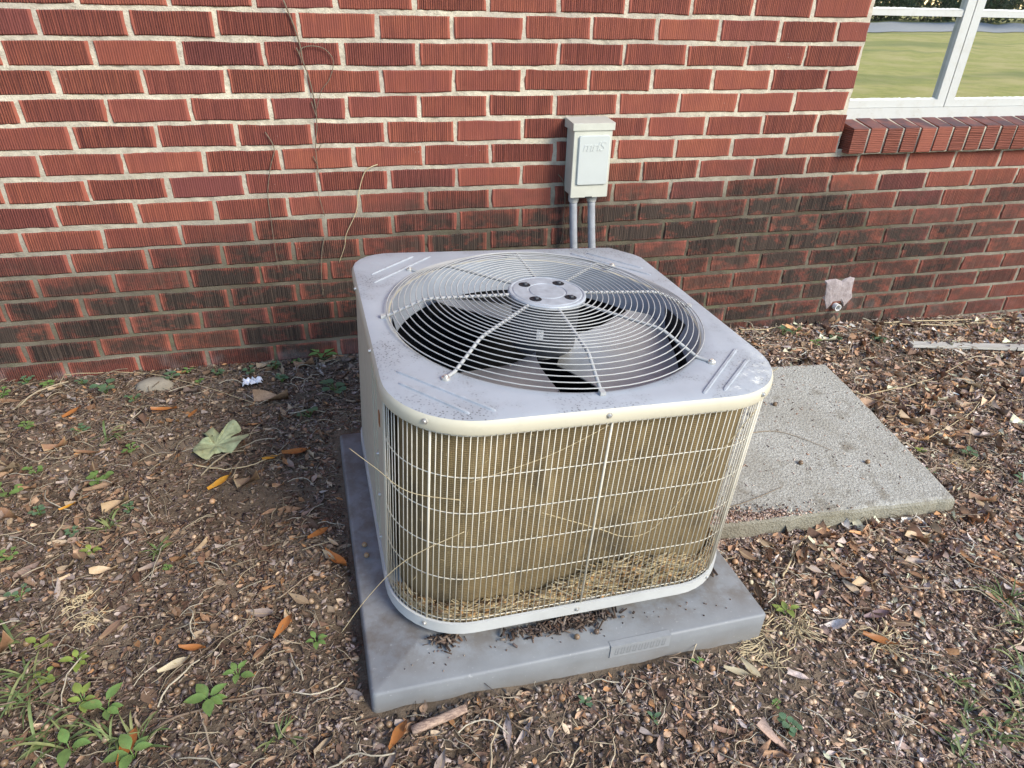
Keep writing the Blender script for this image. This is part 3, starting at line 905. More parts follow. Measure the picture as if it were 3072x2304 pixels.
for i in range(9):
    xx = xl + .010 + i * .0135
    for j in range(2):
        a = xx + j * .006
        mb.add([(a, -.4336, -.024), (a + .0014, -.4336, -.024), (a + .0030, -.4327, -.006), (a + .0016, -.4327, -.006)], [(0, 1, 2, 3)])
    mb.add([(xx, -.4337, -.0245), (xx + .007, -.4337, -.0245), (xx + .007, -.4336, -.0225), (xx, -.4336, -.0225)], [(0, 1, 2, 3)])
mb.build("embossed_lettering", mat_plain("plate_letters", (0.215, 0.222, 0.225), 0.5), pl)

def slab_z(x, y): return -1.155 + Z0 + (y + .9) / .65 * .101 + (2.612 - x) * .061
slab_o = empty("concrete_slab", (SLAB[0], SLAB[2], slab_z(SLAB[0], SLAB[2])))
tag(slab_o, "bare rectangular concrete slab on the ground right of the unit", "concrete slab")
n_ = 26
xs = np.linspace(SLAB[0], SLAB[1], n_); ys = np.linspace(SLAB[2], SLAB[3], n_)
def slab_outline(z_off, ins, jit):
    pts = []; jr = random.Random(9)
    edge = [(x_, SLAB[2] + ins) for x_ in xs[:-1]] + [(SLAB[1] - ins, y_) for y_ in ys[:-1]] + [(x_, SLAB[3] - ins) for x_ in xs[::-1][:-1]] + [(SLAB[0] + ins, y_) for y_ in ys[::-1][:-1]]
    for x_, y_ in edge:
        x_ = min(max(x_, SLAB[0] + ins), SLAB[1] - ins); y_ = min(max(y_, SLAB[2] + ins), SLAB[3] - ins)
        jx, jy = jr.uniform(-jit, jit), jr.uniform(-jit, jit)
        pts.append((x_ + jx - SLAB[0], y_ + jy - SLAB[2], slab_z(x_, y_) - slab_z(SLAB[0], SLAB[2]) + z_off))
    return pts
mb = MB()
mb.loft([slab_outline(-.13, -.012, .002), slab_outline(-.012, 0.0, .003), slab_outline(-.004, .004, .003), slab_outline(0.0, .012, .002)], cap0=True, cap1=True)
mb.build("slab_body", M['concrete'], slab_o)

# ------------------------------------------------------------------ air conditioner
ac = empty("air_conditioner", mat=PADM)
tag(ac, "beige outdoor air conditioner with wire grille sides and round fan guard on top", "air conditioner")
CX, CY, HW, HD, CR = .016, .0535, .388, .400, .158
ZB, ZR, ZS, ZT = .020, .047, .508, .535
def outline(off=0.0, z=0.0, n=10, chamfer=True, r=None):
    """plan of the unit: three rounded corners and a clipped back right corner, counter-clockwise from front left"""
    h = HW + off; hd = HD + off; r = (CR if r is None else r) + off
    pts = []
    for cx, cy, a0 in ((CX - h + r, CY - hd + r, 180), (CX + h - r, CY - hd + r, 270)):
        for i in range(n + 1):
            a = math.radians(a0 + 90 * i / n); pts.append((cx + r * math.cos(a), cy + r * math.sin(a), z))
    if chamfer:
        pts += [(CX + h, CY + hd - .075, z), (CX + h - .06, CY + hd, z)]
    for i in range(n + 1):
        a = math.radians(90 + 90 * i / n); r2 = .10 + off
        pts.append((CX - h + r2 + r2 * math.cos(a), CY + hd - r2 + r2 * math.sin(a), z))
    return pts
# path along the outline by arc length, starting where the left panel ends
def path_len(pts):
    d = [0]
    for a, b_ in zip(pts, pts[1:]): d.append(d[-1] + math.hypot(b_[0] - a[0], b_[1] - a[1]))
    return d
def at_len(pts, d, s):
    for i in range(len(d) - 1):
        if s <= d[i + 1] or i == len(d) - 2:
            t = (s - d[i]) / max(d[i + 1] - d[i], 1e-9)
            return tuple(pts[i][k] + (pts[i + 1][k] - pts[i][k]) * t for k in range(2))

# base pan
mb = MB(); o0 = outline(.003, ZB); 
mb.loft([outline(-.01, ZB - .004), outline(.003, ZB), outline(.003, ZR), outline(-.002, ZR + .0005), outline(-.006, ZR - .008)], cap0=True, cap1=True)
mb.build("base_pan", mat_plain("base_pan_paint", (0.52, 0.52, 0.495), 0.45, noise=14.0, var=0.25), ac, smooth=35)
for fx, fy in ((-.3, -.24), (.33, -.24), (-.3, .34), (.33, .34), (0.0, -.30)):
    mb = MB(); mb.lathe([(.02, ZB - .004), (.02, -.012), (.0005, -.012)], 12, fx, fy); mb.build("foot", M['black'], ac)
# coil, with arc length stored for the fins
cpts = outline(-.030, 0, 14); cpts = cpts + [cpts[0]]
dl = path_len(cpts); mb = MB()
zs_ = [ZR - .008, ZS + .005]
for i, (p, s_) in enumerate(zip(cpts, dl)):
    for z in zs_: mb.add([(p[0], p[1], z)], [], (s_, 0, 0))
for i in range(len(cpts) - 1): mb.f.append((2 * i, 2 * i + 2, 2 * i + 3, 2 * i + 1))
mb.build("coil", M['coil'], ac, smooth=40)
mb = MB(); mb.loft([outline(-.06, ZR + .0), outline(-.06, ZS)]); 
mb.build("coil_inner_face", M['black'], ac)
# left service panel, from the grille edge round to the back
pp = outline(-.001, 0, 12)
L_ = [p for p in pp if (p[0] < CX - HW + .11 and p[1] > CY)]
L_ = sorted(L_, key=lambda p: -p[1] if p[0] > CX - HW + .002 else -p[1])
back_arc = [p for p in pp[-13:]]
lp = [(p[0], p[1]) for p in back_arc] + [(CX - HW + .001, y_) for y_ in (.2, .05, -.10, CY - HD + CR + .012)] + [(CX - HW + .006, CY - HD + CR + .006)]
mb = MB()
A_ = [(a, b_, ZR + .001) for a, b_ in lp]; B_ = [(a, b_, ZS + .004) for a, b_ in lp]
n = len(lp)
mb.add(A_ + B_, [(i, n + i, n + i + 1, i + 1) for i in range(n - 1)])
panel = mb.build("service_panel", M['paint_side'], ac, smooth=35)
for yy in (-.02, -.075):
    mb = MB(); mb.box((CX - HW - .0015, yy, ZR + .004), (CX - HW + .001, yy + .003, ZS)); mb.build("panel_fold", M['paint_side'], panel)
# rust chip
mb = MB(); mb.box((CX - HW - .0006, -.135, .395), (CX - HW + .001, -.118, .425)); rust = mb.build("rust_spot", mat_plain("rust", (0.32, 0.13, 0.04), 0.9, noise=300.0, var=0.8), panel)

# wire grille
gpts = outline(-.002, 0, 20)
d_ = path_len(gpts)
total = d_[-1]
grille = MB()
def ring_pts(z, off):
    q = outline(off, z, 16)
    return q[: 16 * 2 + 2 + 2]              # from left front corner round the front, right and clipped corner
for z in (.4985, .411, .330, .249, .166, .0535):
    grille.tube([(p[0], p[1], z) for p in ring_pts(z, -.0042)], .00105, 6)
gr = grille.build("wire_grille", M['wire'], ac, smooth=True)
wmesh = MB(); wmesh.tube([(0, 0, ZR - .006), (0, 0, ZS + .004)], .00098, 6); wme = wmesh.mesh("vertical_wire", M['wire'], True)
tmesh = MB(); tmesh.tube([(0, 0, ZR - .006), (0, 0, ZS + .004)], .0023, 8); tme = tmesh.mesh("stay_rod", M['wire'], True)
fl_arc = CR * math.radians(52)
front_mid = CR * math.pi / 2 + (CX - .008 - (CX - HW + CR))
step = (front_mid - fl_arc) / 28
send = d_[41 + 1] if len(d_) > 43 else total
k0 = -int(fl_arc / step); s_ = fl_arc + k0 * step; k = k0
wl = random.Random(2)
while s_ < d_[43]:
    p = at_len(gpts, d_, max(s_, 0.002))
    thick = (k in (0, 28, 56))
    o = link("stay_rod" if thick else "vertical_wire", tme if thick else wme, gr, (p[0], p[1], 0))
    o.rotation_euler = (wl.uniform(-.002, .002), wl.uniform(-.002, .002), 0)
    k += 1; s_ += step

# top cover with fan opening, embossed ribs and skirt
RO = .341; FX, FY = .014, .0475
N = 128
def resample(pts, n):
    pts = pts + [pts[0]]; d = path_len(pts); 
    return [at_len(pts, d, d[-1] * i / n) for i in range(n)]
def angular(pts, n):
    """outline sampled at equal bearings from the fan centre"""
    out = []; q = pts + [pts[0]]
    for i in range(n):
        a = 2 * math.pi * i / n; dx_, dy_ = math.cos(a), math.sin(a); best = None
        for p0, p1 in zip(q, q[1:]):
            ex, ey = p1[0] - p0[0], p1[1] - p0[1]
            den = dx_ * ey - dy_ * ex
            if abs(den) < 1e-12: continue
            t = ((p0[0] - FX) * ey - (p0[1] - FY) * ex) / den
            u_ = ((p0[0] - FX) * dy_ - (p0[1] - FY) * dx_) / den
            if t > 0 and -1e-9 <= u_ <= 1 + 1e-9: best = t if best is None else max(best, t)
        out.append((FX + dx_ * best, FY + dy_ * best))
    return out
def lift(off, z): return [(a, b_, z) for a, b_ in angular(outline(off, 0, 16), N)]
loops = [lift(.0055, ZS - .002), lift(.0065, ZS), lift(.0065, ZT - .014), lift(.0055, ZT - .007), lift(.002, ZT - .0018), lift(-.006, ZT)]
outer = loops[-1]
def circ(r, z): return [(FX + r * math.cos(2 * math.pi * i / N), FY + r * math.sin(2 * math.pi * i / N), z) for i in range(N)]
for t in (.35, .7):
    loops.append([(o[0] + (c_[0] - o[0]) * t, o[1] + (c_[1] - o[1]) * t, ZT + .0005 * t) for o, c_ in zip(outer, circ(RO, ZT))])
loops += [circ(RO + .006, ZT + .001), circ(RO, ZT - .001), circ(RO - .003, ZT - .004)]
mb = MB(); mb.loft([circ(RO - .003, ZT - .004), circ(RO - .006, ZT - .010), circ(RO - .010, ZT - .085)]); mb.build("fan_collar", mat_plain("skylit_collar_paint", (0.36, 0.39, 0.43), 0.5, noise=8.0, var=0.4), ac, smooth=40)  # bluish skylight put into the collar's colour
mb = MB(); mb.loft(loops)
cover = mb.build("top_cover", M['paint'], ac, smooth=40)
def rib(a, b_):
    a = Vector((*a, ZT + .0006)); b_ = Vector((*b_, ZT + .0006)); d = (b_ - a); L = d.length; d.normalize(); s = Vector((-d.y, d.x, 0))
    mb = MB(); sec = []
    for t, w, h in ((-.002, .001, .0), (0, .0034, .0014), (.01, .0042, .0026), (L - .01, .0042, .0026), (L, .0034, .0014), (L + .002, .001, 0)):
        c_ = a + d * t
        sec.append([c_ - s * w - Vector((0, 0, .002)), c_ - s * w * .55 + Vector((0, 0, h)), c_ + s * w * .55 + Vector((0, 0, h)), c_ + s * w - Vector((0, 0, .002))])
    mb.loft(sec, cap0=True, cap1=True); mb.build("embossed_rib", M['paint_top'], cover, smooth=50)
K = .947
for a, b_ in (((-.364, -.178), (-.215, -.343)), ((-.366, -.222), (-.263, -.343)), ((.375, -.19), (.201, -.35)), ((.374, -.237), (.249, -.346)),
              ((-.357, .323), (-.235, .442)), ((-.357, .268), (-.189, .439)), ((.385, .25), (.22, .43)), ((.385, .30), (.27, .43))):
    rib((a[0] * K + .003, a[1] * K), (b_[0] * K + .003, b_[1] * K))
# screws round the skirt and base
smb = MB(); smb.lathe([(.0001, -.004), (.0028, -.004), (.0036, -.003), (.0036, -.001), (.0056, -.0008), (.0056, .002)], 12, axis='y')
sme = smb.mesh("screw", M['screw'], 40)
def screw(p, ang, z, parent):
    o = link("screw", sme, parent, (p[0], p[1], z)); o.rotation_euler = (0, 0, ang)
sk = outline(.0065, 0, 20); sd = path_len(sk)
for s_, z in ((fl_arc * 1.02, .522), (front_mid, .522), (front_mid + 28 * step, .522)):
    p = at_len(sk, sd, s_); p2 = at_len(sk, sd, s_ + .003)
    screw(p, math.atan2(p2[1] - p[1], p2[0] - p[0]), z, cover)
bk_ = outline(.003, 0, 20); bd = path_len(bk_)
for s_ in (fl_arc * 1.02, front_mid, front_mid + 28 * step):
    p = at_len(bk_, bd, s_); p2 = at_len(bk_, bd, s_ + .003); screw(p, math.atan2(p2[1] - p[1], p2[0] - p[0]), .0345, ac)
for yy, z in ((-.06, .523), (.25, .523)): screw((CX - HW - .0065, yy), -math.pi / 2, z, cover)
for yy, z in ((-.10, .20), (-.09, .30), (-.10, .08)): screw((CX - HW, yy), -math.pi / 2, z, panel)

# fan guard
HZ = .581; RB = .263; RH = .0855
def gz_of(r):
    if r < RB: return HZ - .004 * max(0, (r - RH)) / (RB - RH)
    t = (r - RB) / (.350 - RB); return HZ - .004 - (HZ - .004 - (ZT + .004)) * t
mb = MB()
mb.lathe([(.0001, HZ + .0045), (.038, HZ + .0045), (.0395, HZ + .003), (.042, HZ + .003), (.0435, HZ + .0045), (.074, HZ + .0045), (.076, HZ + .003), (.0785, HZ + .003),
          (.080, HZ + .0045), (RH - .002, HZ + .004), (RH, HZ + .0015), (RH, HZ - .004), (RH - .004, HZ - .006)], 72, FX, FY)
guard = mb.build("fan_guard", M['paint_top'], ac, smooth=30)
NR = 21
for i in range(NR):
    r = .0965 + (.345 - .0965) * i / (NR - 1)
    t = MB(); z = gz_of(r) + .0030
    wr = random.Random(i)
    t.tube([(FX + r * math.cos(2 * math.pi * j / 96), FY + r * math.sin(2 * math.pi * j / 96), z + wr.uniform(-.0002, .0002)) for j in range(96)], .00125, 6, closed=True)
    t.build("ring_wire", M['guard'], guard, smooth=True)
for i in range(8):
    a = math.radians(45 * i - 2.0)
    ca, sa = math.cos(a), math.sin(a)
    diag = i % 2 == 1
    rend = .370 if diag else .352
    pr = [(RH - .004, HZ - .0015), (RB - .012, gz_of(RB) - .001), (RB + .006, gz_of(RB + .006) - .001), (.345, ZT + .0045), (.351, ZT + .0035), (rend, ZT + .0035)]
    t = MB(); t.tube([(FX + r * ca, FY + r * sa, z) for r, z in pr], .0036, 8); sp = t.build("spoke", M['guard'], guard, smooth=50)
    # crimp beads where the rings are welded
    if diag:
        b_ = MB(); b_.lathe([(.0001, ZT + .009), (.0034, ZT + .009), (.0042, ZT + .008), (.0042, ZT + .0055), (.0075, ZT + .005), (.0082, ZT + .003), (.0082, ZT)], 14, FX + (rend + .006) * ca, FY + (rend + .006) * sa)
        b_.build("bolt", M['screw'], sp, smooth=35)
    else:
        b_ = MB(); b_.box((-.006, -.005, 0), (.006, .005, .007)); o = b_.build("clip", M['guard'], sp, loc=(FX + rend * ca, FY + rend * sa, ZT + .001)); o.rotation_euler = (0, 0, a)
for i in range(4):
    a = math.radians(45 + 90 * i); bxp, byp = FX + .056 * math.cos(a), FY + .056 * math.sin(a)
    m_ = MB(); m_.lathe([(.0001, HZ + .0051), (.0125, HZ + .0051), (.0135, HZ + .0046)], 18, bxp, byp); h_ = m_.build("motor_slot", M['black'], guard)
    m_ = MB(); m_.lathe([(.0001, HZ + .009), (.0042, HZ + .009), (.0052, HZ + .007), (.0052, HZ + .005)], 6, bxp + .002, byp); m_.build("nut", M['motor'], h_)
# motor and fan
mb = MB(); mb.lathe([(.0001, HZ - .007), (.070, HZ - .007), (.074, HZ - .012), (.074, HZ - .115), (.068, HZ - .124), (.02, HZ - .126), (.02, HZ - .15), (.0001, HZ - .15)], 40, FX, FY)
motor = mb.build("fan_motor", M['motor'], ac, smooth=40)
mb = MB()
for k in range(7):
    a = math.radians(-118 + k * 4.0); r = .0746
    for z in (HZ - .075, HZ - .058):
        pass
a0, a1 = math.radians(-121), math.radians(-98)
q = [(FX + .0748 * math.cos(a0 + (a1 - a0) * i / 6), FY + .0748 * math.sin(a0 + (a1 - a0) * i / 6)) for i in range(7)]
mb.add([(a, b_, HZ - .080) for a, b_ in q[:4]] + [(a, b_, HZ - .055) for a, b_ in q[:4]], [(i, i + 1, 5 + i, 4 + i) for i in range(3)])
mb.build("motor_label", M['white_tag'], motor)
fz = HZ - .137
mb = MB(); mb.lathe([(.0001, fz + .012), (.03, fz + .012), (.032, fz + .006), (.032, fz - .012), (.0001, fz - .012)], 24, FX, FY)
fan = mb.build("fan", M['alu'], ac, smooth=40)
def blade(az):
    mb = MB(); na, nr = 12, 10; vv = []
    for j in range(nr + 1):
        t = j / nr; r = .045 + (.318 - .045) * t
        wid = math.radians(33 + 6 * math.sin(t * math.pi) + 2 * t)
        sweep = math.radians(10 * t)
        for i in range(na + 1):
            u_ = i / na - .5
            tt = 1 - .20 * max(0, (abs(u_) - .38) / .12) ** 2 * (t ** 6)
            a = az + sweep + wid * 2 * u_ * (.7 + .3 * t)
            z = fz + u_ * .095 * (.55 + .45 * t) - .012 * (1 - (2 * u_) ** 2) * t
            vv.append((FX + r * tt * math.cos(a), FY + r * tt * math.sin(a), z))
    w = na + 1
    ff = [(j * w + i, j * w + i + 1, (j + 1) * w + i + 1, (j + 1) * w + i) for j in range(nr) for i in range(na)]
    nv = len(vv)
    mb.add(vv, ff); mb.add([(a, b_, c_ - .0022) for a, b_, c_ in vv], [f_[::-1] for f_ in ff])
    o = mb.build("fan_blade", M['alu'], fan, smooth=50)
    return o
for az in (-26, -146, 94):
    b_ = blade(math.radians(az))
    for rr_ in (.075, .105):
        a = math.radians(az); m_ = MB(); m_.lathe([(.0001, fz - .004), (.004, fz - .005), (.0045, fz - .008)], 10, FX + rr_ * math.cos(a), FY + rr_ * math.sin(a)); m_.build("rivet", M['screw'], b_)
mb = MB(); a = math.radians(-40); mb.add([(FX + .18 * math.cos(a) + dx_, FY + .18 * math.sin(a) + dy_, fz + .0005 + dz) for dx_, dy_, dz in ((0, 0, 0.001), (.032, .006, .001), (.036, -.03, .0055), (.004, -.036, .0055))], [(0, 3, 2, 1)])
# dark floor of the cabinet
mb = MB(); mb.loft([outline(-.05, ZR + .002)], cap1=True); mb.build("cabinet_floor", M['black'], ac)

# ------------------------------------------------------------------ litter
def in_view(P):
    """keep scatter roughly to the strip of ground around the unit"""
    return (P[:, 0] > -.35) & (P[:, 0] < 4.0) & (P[:, 1] > -1.8) & (P[:, 1] < .0)
def cam_proj(P):
    d = P - np.array(CAM); z = d @ np.array(_f)
    return .5 + (d @ np.array(_r)) / z * 2015.5 / 3072, .5 + (d @ np.array(_u)) / z * 2015.5 / 2304
def scatter(n, dens=None, margin=.012):
    out = []
    tot = 0
    while tot < n:
        m_ = n * 3
        x = RNG.uniform(-.35, 4.0, m_); y = -RNG.uniform(0.0, 1.75, m_)
        P = np.stack([x, y, np.zeros(m_)], 1)
        u_, v_ = cam_proj(np.stack([x, y, g_base(x, y)], 1))
        k = (u_ > -.12) & (u_ < 1.12) & (v_ > -.12) & (v_ < 1.1)
        k &= ~in_pad(x, y, margin) & ~in_slab(x, y, margin)
        if dens is not None: k &= RNG.random(m_) < dens(x, y)
        P = P[k]; out.append(P); tot += len(P)
    P = np.vstack(out)[:n]; P[:, 2] = g(P[:, 0], P[:, 1]); return P
def bare(x, y):
    """patches of trodden soil with little litter on them"""
    b_ = np.zeros_like(x)
    for cx, cy, rx, ry, s in ((.66, -.60, .20, .10, .9), (.86, -1.02, .10, .14, .85), (1.78, -1.33, .20, .10, .75), (.50, -.40, .14, .05, .7), (1.25, -1.40, .3, .05, .4), (2.9, -.22, .30, .08, .5)):
        b_ = np.maximum(b_, s * np.exp(-(((x - cx) / rx) ** 2 + ((y - cy) / ry) ** 2)))
    return b_
def dens_litter(x, y):
    return np.clip((.35 + .9 * fbm(x, y, 6.0, 3)) * (1 - bare(x, y)), 0, 1)

def rot_basis(n, tilt):
    yaw = RNG.uniform(0, 2 * np.pi, n); tx = RNG.normal(0, tilt, n); ty = RNG.normal(0, tilt, n)
    cx_, sx_ = np.cos(yaw), np.sin(yaw)
    X = np.stack([cx_, sx_, np.sin(tx)], 1); Y = np.stack([-sx_, cx_, np.sin(ty)], 1)
    X /= np.linalg.norm(X, axis=1)[:, None]; Z = np.cross(X, Y); Z /= np.linalg.norm(Z, axis=1)[:, None]; Y = np.cross(Z, X)
    return X, Y, Z
def inst(P, tmplV, tmplF, sx, sy, sz, tilt, cols, lift_=.0, X_=None):
    n = len(P); X, Y, Z = rot_basis(n, tilt) if X_ is None else X_
    T_ = np.asarray(tmplV)
    V = P[:, None, :] + T_[None, :, 0:1] * sx[:, None, None] * X[:, None, :] + T_[None, :, 1:2] * sy[:, None, None] * Y[:, None, :] + T_[None, :, 2:3] * sz[:, None, None] * Z[:, None, :]
    V[:, :, 2] += lift_
    m_ = len(T_); F = (np.asarray(tmplF)[None] + (np.arange(n) * m_)[:, None, None]).reshape(-1, np.asarray(tmplF).shape[1])
    # piece colours grow paler and slightly bluer to the right
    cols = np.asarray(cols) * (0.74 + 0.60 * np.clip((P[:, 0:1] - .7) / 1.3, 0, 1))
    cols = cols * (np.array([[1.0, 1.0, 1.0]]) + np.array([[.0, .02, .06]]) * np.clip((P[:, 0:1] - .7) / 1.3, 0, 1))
    C = np.repeat(np.clip(cols, 0, .8), m_, axis=0)
    return V.reshape(-1, 3), F, C
def pick(n, pal, w, jit=.25):
    i = RNG.choice(len(pal), n, p=np.array(w) / sum(w)); c = np.array(pal)[i]
    return c * RNG.uniform(1 - jit, 1 + jit, (n, 1))

# leaf template: pointed oval, cupped along its midrib, quads across
def leaf_template(curl=.12, bend=.25, seg=6):
    V = []; F = []
    w = [0.05, .30, .62, .92, 1.0, .68, .04]
    for i in range(seg + 1):
        t = i / seg; x = t - .5; ww = w[i] * .5
        zb = bend * (x * x) * 1.0; tw = curl * 2.2 * x
        V += [(x, -ww, zb + curl + tw), (x + .02, .06 * math.sin(t * 3), zb), (x, ww, zb + curl * .9 - tw)]
    for i in range(seg):
        a = 3 * i
        F += [(a, a + 3, a + 4, a + 1), (a + 1, a + 4, a + 5, a + 2)]
    return V, F
LT = [leaf_template(.10, .3), leaf_template(-.06, -.2), leaf_template(.22, .5), leaf_template(.05, .05), leaf_template(.3, .1), leaf_template(-.2, .35)]
chipV = [(-.5, -.5, 0), (.5, -.5, .06), (.5, .5, 0), (-.5, .5, .05), (-.45, -.4, -.5), (.45, -.4, -.5), (.45, .4, -.5), (-.45, .4, -.5)]
chipF = [(0, 1, 2, 3), (0, 4, 5, 1), (1, 5, 6, 2), (2, 6, 7, 3), (3, 7, 4, 0)]
PAL = [(.090, .058, .036), (.150, .098, .062), (.215, .150, .096), (.285, .215, .150), (.36, .29, .20), (.045, .030, .022), (.20, .155, .125), (.19, .105, .058)]
PW = [4, 4, 4.5, 4.5, 4.5, 4, 4.5, 2]
PAL = [(c[0], c[1] * .97, c[2] * 1.08) for c in PAL]
PAL = [tuple(min(1, q * 1.65) for q in c) for c in PAL]

VV, FF, CC = [], [], []; b0 = 0
def push(t):
    global b0
    VV.append(t[0]); FF.append(t[1] + b0); CC.append(t[2]); b0 += len(t[0])
# bits of bark, seed husks and leaf fragments
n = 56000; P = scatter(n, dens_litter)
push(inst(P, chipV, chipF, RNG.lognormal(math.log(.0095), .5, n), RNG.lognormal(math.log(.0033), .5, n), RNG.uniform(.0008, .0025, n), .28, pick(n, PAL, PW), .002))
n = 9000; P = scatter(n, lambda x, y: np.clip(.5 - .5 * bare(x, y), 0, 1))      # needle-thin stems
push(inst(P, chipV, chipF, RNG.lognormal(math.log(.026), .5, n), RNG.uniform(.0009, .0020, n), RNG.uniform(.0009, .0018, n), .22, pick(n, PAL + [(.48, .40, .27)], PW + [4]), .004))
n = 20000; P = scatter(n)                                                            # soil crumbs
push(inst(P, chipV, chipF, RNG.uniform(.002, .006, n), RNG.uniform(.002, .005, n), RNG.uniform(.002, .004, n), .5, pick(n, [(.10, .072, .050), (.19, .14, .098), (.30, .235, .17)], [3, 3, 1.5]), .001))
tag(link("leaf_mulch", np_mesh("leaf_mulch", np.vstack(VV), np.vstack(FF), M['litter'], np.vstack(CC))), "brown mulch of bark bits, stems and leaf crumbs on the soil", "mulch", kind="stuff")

# fine curled stems and rootlets over the litter
VV, FF, CC = [], [], []; b0 = 0
for q in range(8):
    cv = []; rq = random.Random(q); a_ = 0.0; p_ = Vector((-.5, 0, 0))
    for i in range(7):
        for dy_, dz_ in ((-.5, 0), (.5, 0), (0, .8)): cv.append((p_.x - math.sin(a_) * dy_ * .03, p_.y + math.cos(a_) * dy_ * .03, dz_ * .03 + .12 * math.sin(i * .5)))
        a_ += rq.uniform(-.5, .55); p_ = p_ + Vector((math.cos(a_), math.sin(a_), 0)) / 6
    cf = [(3 * i + j, 3 * i + (j + 1) % 3, 3 * i + 3 + (j + 1) % 3, 3 * i + 3 + j) for i in range(6) for j in range(3)]
    n = 420; P = scatter(n, lambda x, y: np.clip(.8 - .6 * bare(x, y), 0, 1)); s = RNG.lognormal(math.log(.045), .4, n)
    push(inst(P, cv, cf, s, s, s, .15, pick(n, [(.30, .22, .15), (.52, .42, .28), (.62, .54, .40), (.20, .14, .09)], [3, 4, 2, 2]), .006))
tag(link("rootlet_tangle", np_mesh("rootlet_tangle", np.vstack(VV), np.vstack(FF), M['litter'], np.vstack(CC))), "fine curled dry stems and rootlets over the litter", "dry stems", kind="stuff")

# leaf carpet that nobody could count, under the single leaves
VV, FF, CC = [], [], []; b0 = 0
LPAL = [(.15, .090, .060), (.24, .14, .080), (.31, .20, .125), (.22, .155, .12), (.40, .30, .20), (.10, .055, .035), (.33, .17, .075), (.34, .275, .235)]
LW = [4, 5, 5, 4, 4, 2, 2, 3.5]
LPAL = [tuple(min(1, q * 1.5) for q in c) for c in LPAL]
def dens_leaf(x, y):
    d = np.clip(2.6 * fbm(x + 4, y, 4.0, 4) - .75, .06, 2)
    d = np.where((x > 1.85) & (y > -1.0), d * 1.9, d)
    d = np.where((x > 2.0), d * 1.3, d)
    d = np.where(x < .9, d * .75, d)
    return np.clip(d * .5 * (1 - bare(x, y)), 0, 1)
for T_ in LT:
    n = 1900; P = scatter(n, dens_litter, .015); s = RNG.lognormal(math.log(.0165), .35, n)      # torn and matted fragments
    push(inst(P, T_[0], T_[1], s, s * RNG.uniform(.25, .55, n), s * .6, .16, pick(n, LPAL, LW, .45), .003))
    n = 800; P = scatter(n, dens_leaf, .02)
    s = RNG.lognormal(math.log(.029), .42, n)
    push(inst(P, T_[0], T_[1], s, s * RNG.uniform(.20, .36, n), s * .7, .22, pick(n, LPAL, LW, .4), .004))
tag(link("leaf_carpet", np_mesh("leaf_carpet", np.vstack(VV), np.vstack(FF), M['litter'], np.vstack(CC), smooth=True)), "carpet of small dry brown leaves over the dirt", "leaf litter", kind="stuff")

# acorns: template sphere with a point; cups as open bowls
def acorn_template():
    V = []; F = []; prof = [(.0, .52), (.10, .50), (.34, .42), (.49, .18), (.5, -.08), (.42, -.3), (.24, -.43), (.0, -.48)]
    k = 9
    for r, z in prof:
        for i in range(k):
            a = 2 * math.pi * i / k; V.append((r * math.cos(a), r * math.sin(a), z))
    for j in range(len(prof) - 1):
        for i in range(k):
            l = (i + 1) % k; F.append((j * k + l, j * k + i, (j + 1) * k + i, (j + 1) * k + l))
    return V, F
def cup_template():
    V = []; F = []; prof = [(.0, -.25), (.32, -.2), (.5, .05), (.5, .16), (.42, .16), (.38, .0), (.2, -.1), (.0, -.12)]
    k = 9
    for r, z in prof:
        for i in range(k):
            a = 2 * math.pi * i / k; V.append((r * math.cos(a), r * math.sin(a), z))
    for j in range(len(prof) - 1):
        for i in range(k):
            l = (i + 1) % k; F.append((j * k + i, j * k + l, (j + 1) * k + l, (j + 1) * k + i))
    return V, F
AV, AF = acorn_template(); CV, CF = cup_template()
def dens_acorn(x, y):
    d = np.where((y < -.85) & (x > .75), 1.0, .20)
    d = np.where((x > 1.7) & (y < -.8), 1.25, d)
    d = np.where((x < .75) & (y < -.8), .55, d)
    d = d * np.clip(.15 + 1.5 * fbm(x - 3, y + 8, 5.0, 3) ** 1.5, 0, 1)
    return np.clip(d * (1 - .55 * bare(x, y)), 0, 1)
VV, FF, CC = [], [], []; b0 = 0
APAL = [tuple(q * 1.75 for q in c) for c in [(.085, .060, .048), (.15, .105, .075), (.235, .165, .105), (.36, .25, .155), (.12, .095, .08)]]
n = 1300; P = scatter(n, dens_acorn, .01); s = RNG.uniform(.0075, .0125, n)
push(inst(P, AV, AF, s, s, s * 1.08, .9, pick(n, APAL, [4, 5, 4, 2, 3]), .0035))
n = 800; P = scatter(n, dens_acorn, .01); s = RNG.uniform(.010, .0145, n)
push(inst(P, CV, CF, s, s, s, .8, pick(n, [(.13, .095, .07), (.22, .16, .11), (.30, .22, .15)], [3, 4, 2]), .003))
tag(link("acorn_scatter", np_mesh("acorn_scatter", np.vstack(VV), np.vstack(FF), M['nut'], np.vstack(CC), smooth=True)), "mass of small old acorns and empty cups trodden into the soil", "acorns", kind="stuff")

